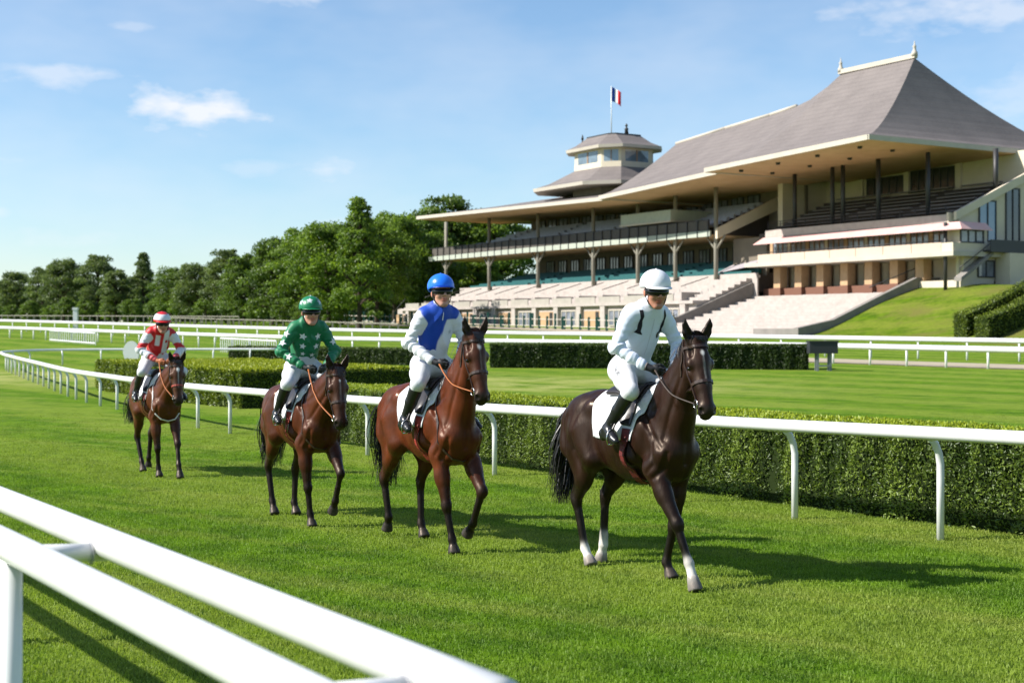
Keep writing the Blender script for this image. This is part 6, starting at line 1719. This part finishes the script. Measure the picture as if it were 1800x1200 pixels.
# white silks: dark braces at the shoulders, round crest on the chest, zip line, lettering on the thigh
R = RIDERS[0]
black = mat('print_black', (.012, .010, .018), .6, .3)
for s, wdt in ((-1, .022), (1, .018)):
    pts = [(-wdt * .8, .080), (wdt * .4, .090), (wdt * 1.0, .04), (wdt * .7, .0), (wdt * 1.1, -.05), (wdt * 1.0, -.095), (wdt * 1.9, -.125), (-wdt * 1.1, -.12), (-wdt * .3, -.085), (-wdt * .5, -.03), (-wdt * .2, .02)]
    chest_decal(R, pts, .115 * s, .045, black, 'shoulder_stripe')
crest = chest_decal(R, [(.020 * math.cos(a), .028 * math.sin(a)) for a in np.linspace(0, 2 * math.pi, 14, endpoint=False)], .085, .175, black, 'crest', .004)
chest_decal(R, [(-.006, -.010), (.008, -.006), (.005, .010), (-.004, .012)], .088, .175, mat('crest_gold', (.5, .4, .25), .6), 'crest_figure', .0065)
chest_decal(R, [(-.0025, -.18), (.0025, -.18), (.0025, .17), (-.0025, .17)], .005, .19, mat('zip_grey', (.55, .57, .62), .5), 'zip', .003)
R = RIDERS[1]
chest_decal(R, [(-.004, -.03), (.004, -.03), (.005, .05), (-.005, .05)], .0, .02, star_m, 'zip', .004)
chest_decal(R, star_pts(.028), .10, .17, mat('print_grey', (.42, .44, .46), .6), 'crest', .004)
chest_decal(RIDERS[3], [(.022 * math.cos(a), .026 * math.sin(a)) for a in np.linspace(0, 2 * math.pi, 12, endpoint=False)], .085, .13, mat('print_red', (.42, .03, .03), .6), 'crest', .004)
def lettering(R, text, p, ux, uy, d, size, parent):
    cu = bpy.data.curves.new('lettering', 'FONT'); cu.body = text; cu.size = size; cu.align_x = 'CENTER'; cu.align_y = 'CENTER'
    tmp = bpy.data.objects.new('lettering_source', cu); C.objects.link(tmp)
    dg = bpy.context.evaluated_depsgraph_get(); me = bpy.data.meshes.new_from_object(tmp.evaluated_get(dg))
    C.objects.unlink(tmp); bpy.data.objects.remove(tmp)
    d = unit(d)
    for v in me.vertices:
        q_ = p + ux * v.co.x + uy * v.co.y
        h = R['bb'].ray_cast(Vector(q_ - d * .3), Vector(d), .6)
        v.co = (Vector(q_) if h[0] is None else h[0] - Vector(d) * .004) - Vector(R['S'])
    me.materials.clear(); me.materials.append(black)
    o = bpy.data.objects.new('lettering', me); C.objects.link(o); o.parent = parent
R = RIDERS[0]
hj, kn = R['HJ'][-1], R['KN'][-1]
ax = unit(kn - hj); d = unit(V(-.25, 1, -.55)); d = unit(d - ax * (ax @ d)); uy = unit(np.cross(d, ax))
br = [c for c in R['root'].children if c.name.startswith('breeches')][0]
lettering(R, 'J.NAURI', hj * .62 + kn * .38, ax, -uy if uy[2] < 0 else uy, d, .055, br)
# ------------------------------------------------------------------ small things on the course
leaf_bank = leaf_far
def bank_hedge(label, u, v0, v1, th, h, seed):
    r = np.random.default_rng(seed); n = 7000
    def zt(v, w):
        t_ = min(1, max(0, (v + 19) / 21)); s_ = t_ * t_ * (3 - 2 * t_); return gz(w[1]) - .08 + (6.9 - gz(w[1])) * s_ * .9
    b0 = g_world(u, v0); root = empty('hedge', (b0[0], b0[1], zt(v0, b0))); tag(root, label, 'hedge', 'clipped hedges'); o = V(*root.location)
    vs = []; k = 12
    for i in range(k + 1):
        v = v0 + (v1 - v0) * i / k
        for (uu, zz) in ((u - th / 2 + .12, -.3), (u - th / 2 + .12, h - .12), (u + th / 2 - .12, h - .12), (u + th / 2 - .12, -.3)):
            w = g_world(uu, v); vs.append(V(w[0], w[1], zt(v, w) + zz) - o)
    fs = [(4 * i + j, 4 * i + (j + 1) % 4, 4 * i + 4 + (j + 1) % 4, 4 * i + 4 + j) for i in range(k) for j in range(4)] + [(3, 2, 1, 0), (4 * k, 4 * k + 1, 4 * k + 2, 4 * k + 3)]
    link('core', mesh_np('core', vs, fs), hedge_core, root)
    P = []; N_ = []; T_ = []
    uw = g_world(1, 0) - g_world(0, 0); vw = g_world(0, 1) - g_world(0, 0)
    for i in range(n):
        v = v0 + (v1 - v0) * r.random(); q = r.random()
        if q < .4: du, dz, nn, t_ = -th / 2, h * r.random(), -uw, .35
        elif q < .7: du, dz, nn, t_ = th / 2, h * r.random(), uw, .35
        elif q < .92: du, dz, nn, t_ = th * (r.random() - .5), h, V(0, 0, 1), .7
        else: v = v0; du, dz, nn, t_ = th * (r.random() - .5), h * r.random(), -vw, .4
        w = g_world(u + du, v); P.append(V(w[0], w[1], zt(v, w) + dz) + r.normal(size=3) * .04); N_.append(nn); T_.append(np.clip(t_ + r.normal() * .2, 0, 1))
    fo = link('foliage', leaves_mesh('foliage', np.array(P) - o, np.array(N_), .17, r, .8, .2, np.array(T_)), leaf_bank, root); fo['kind'] = 'stuff'
bank_hedge('nearer of two clipped hedges climbing the grass bank at the right edge', -15.6, -16.0, 4.0, 1.5, 2.0, 31)
bank_hedge('farther of two clipped hedges climbing the grass bank at the right edge', -12.4, -15.0, 5.0, 1.5, 2.0, 32)
# dark equipment box on legs at the end of the dark hedge
x, y = pxw(1447, 67); e = empty('equipment_box', (x, y, gz(y))); tag(e, 'black box on two legs at the end of the dark hedge', 'box')
dk = mat('box_black', (.022, .024, .028), .55, .4)
MB().box((-.70, -.35, .82), (.62, .35, 1.36)).build('case', dk, e); MB().box((-.74, -.39, 1.36), (.66, .39, 1.42)).build('lid', dk, e)
for sx in (-.30, .30):
    for sy in (-.22, .22): MB().box((sx - .05, sy - .04, -.05), (sx + .05, sy + .04, .82)).build('leg', mat('leg_grey', (.16, .18, .18), .6), e)
MB().box((-.27, -.30, .20), (.27, -.26, .28)).build('brace', MATS['leg_grey'], e)
# planter urn at the foot of the steps
w = g_world(24.5, -18.6); e = empty('planter_urn', (w[0], w[1], gz(w[1]))); tag(e, 'dark planter urn with a sprig of leaves below the stone steps', 'planter')
MB().lathe([(.55, 0), (.55, .15), (.35, .3), (.60, .8), (1.05, 1.25), (1.10, 1.45), (.95, 1.45)], (0, 0, 0), 18).build('bowl', dk, e, True)
rr = np.random.default_rng(4); pp = rr.normal(size=(420, 3)) * V(.5, .5, .28) + V(0, 0, 1.75)
link('plant', leaves_mesh('plant', pp, rr.normal(size=(420, 3)), .22, rr), leaf_dark, e)
MB().tube([(0, 0, 1.5), (.05, 0, 2.3)], .06, 6).build('stem', bark, e)
# white oval marker board behind the last rider
x, y = pxw(231, 62); e = empty('marker_board', (x, y, gz(y))); tag(e, 'rounded white marker board on a post, left of the last rider', 'marker')
n = 26; prof = [(.36 * math.cos(a) * (1.0 if math.sin(a) > 0 else .92), .62 + .52 * math.sin(a)) for a in np.linspace(0, 2 * math.pi, n, endpoint=False)]
m_ = MB(); m_.add([(a, -.05, b + .35) for a, b in prof] + [(a, .05, b + .35) for a, b in prof], [tuple(range(n)), tuple(range(2 * n - 1, n - 1, -1))] + [(i, n + i, n + (i + 1) % n, (i + 1) % n) for i in range(n)]).build('board', mat('board_white', (.74, .76, .74), .6, .4), e)
MB().tube([(0, .08, -.1), (0, .08, 1.2)], .045, 8).build('post', rail_white, e, True)
# white distance post at the far left
x, y = pxw(133, 150); e = empty('distance_post', (x, y, gz(y))); tag(e, 'white distance post standing beyond the rails at the far left', 'post')
MB().box((-.22, -.22, -.1), (.22, .22, 2.5)).build('shaft', rail_white, e); MB().box((-.28, -.28, 2.5), (.28, .28, 2.72)).build('cap', rail_white, e)
# fence of green posts in front of the stand
fe = empty('paddock_fence', (0, 0, 0)); tag(fe, 'fence of green posts and pale rails in front of the stand', 'fence')
gp_ = mat('post_green', (.012, .075, .055), .6, .4); a_, b_ = g_world(28, -20), g_world(104, -20)
fe.location = (a_[0], a_[1], gz(a_[1]))
for k_ in range(44):
    p = a_ + (b_ - a_) * k_ / 43; h = 1.55 if k_ % 3 else 1.9; w_ = .14 if k_ % 4 else .26
    MB().box((p[0] - w_ - a_[0], p[1] - .1 - a_[1], gz(p[1]) - gz(a_[1])), (p[0] + w_ - a_[0], p[1] + .1 - a_[1], gz(p[1]) - gz(a_[1]) + h)).build('post', gp_, fe)
for hh in (.45, 1.25): MB().tube([(0, 0, hh), tuple((b_ - a_)[:2]) + (gz(b_[1]) - gz(a_[1]) + hh,)], .06, 6).build('rail', fascia, fe)
# low pale rails and walls at the foot of the wood, far left
for (pa, pb, Y0, Y1, h, lab) in ((300, 700, 205, 150, 1.0, 'pale low rail at the foot of the trees behind the green jockey'), (-40, 420, 250, 200, 1.2, 'long pale fence along the foot of the wood at the left')):
    a_, b_ = pxw(pa, Y0), pxw(pb, Y1); e = empty('field_fence', (a_[0], a_[1], gz(a_[1]))); tag(e, lab, 'fence')
    o = V(*e.location)
    for k_ in range(36):
        t_ = k_ / 35; X_, Y_ = a_[0] + (b_[0] - a_[0]) * t_, a_[1] + (b_[1] - a_[1]) * t_
        MB().box((X_ - .08 - o[0], Y_ - .08 - o[1], gz(Y_) - o[2]), (X_ + .08 - o[0], Y_ + .08 - o[1], gz(Y_) - o[2] + h)).build('post', post_paint, e)
    for hh in (h,): MB().tube([(0, 0, hh), (b_[0] - o[0], b_[1] - o[1], gz(b_[1]) - o[2] + hh)], .07, 6).build('rail', post_paint, e)
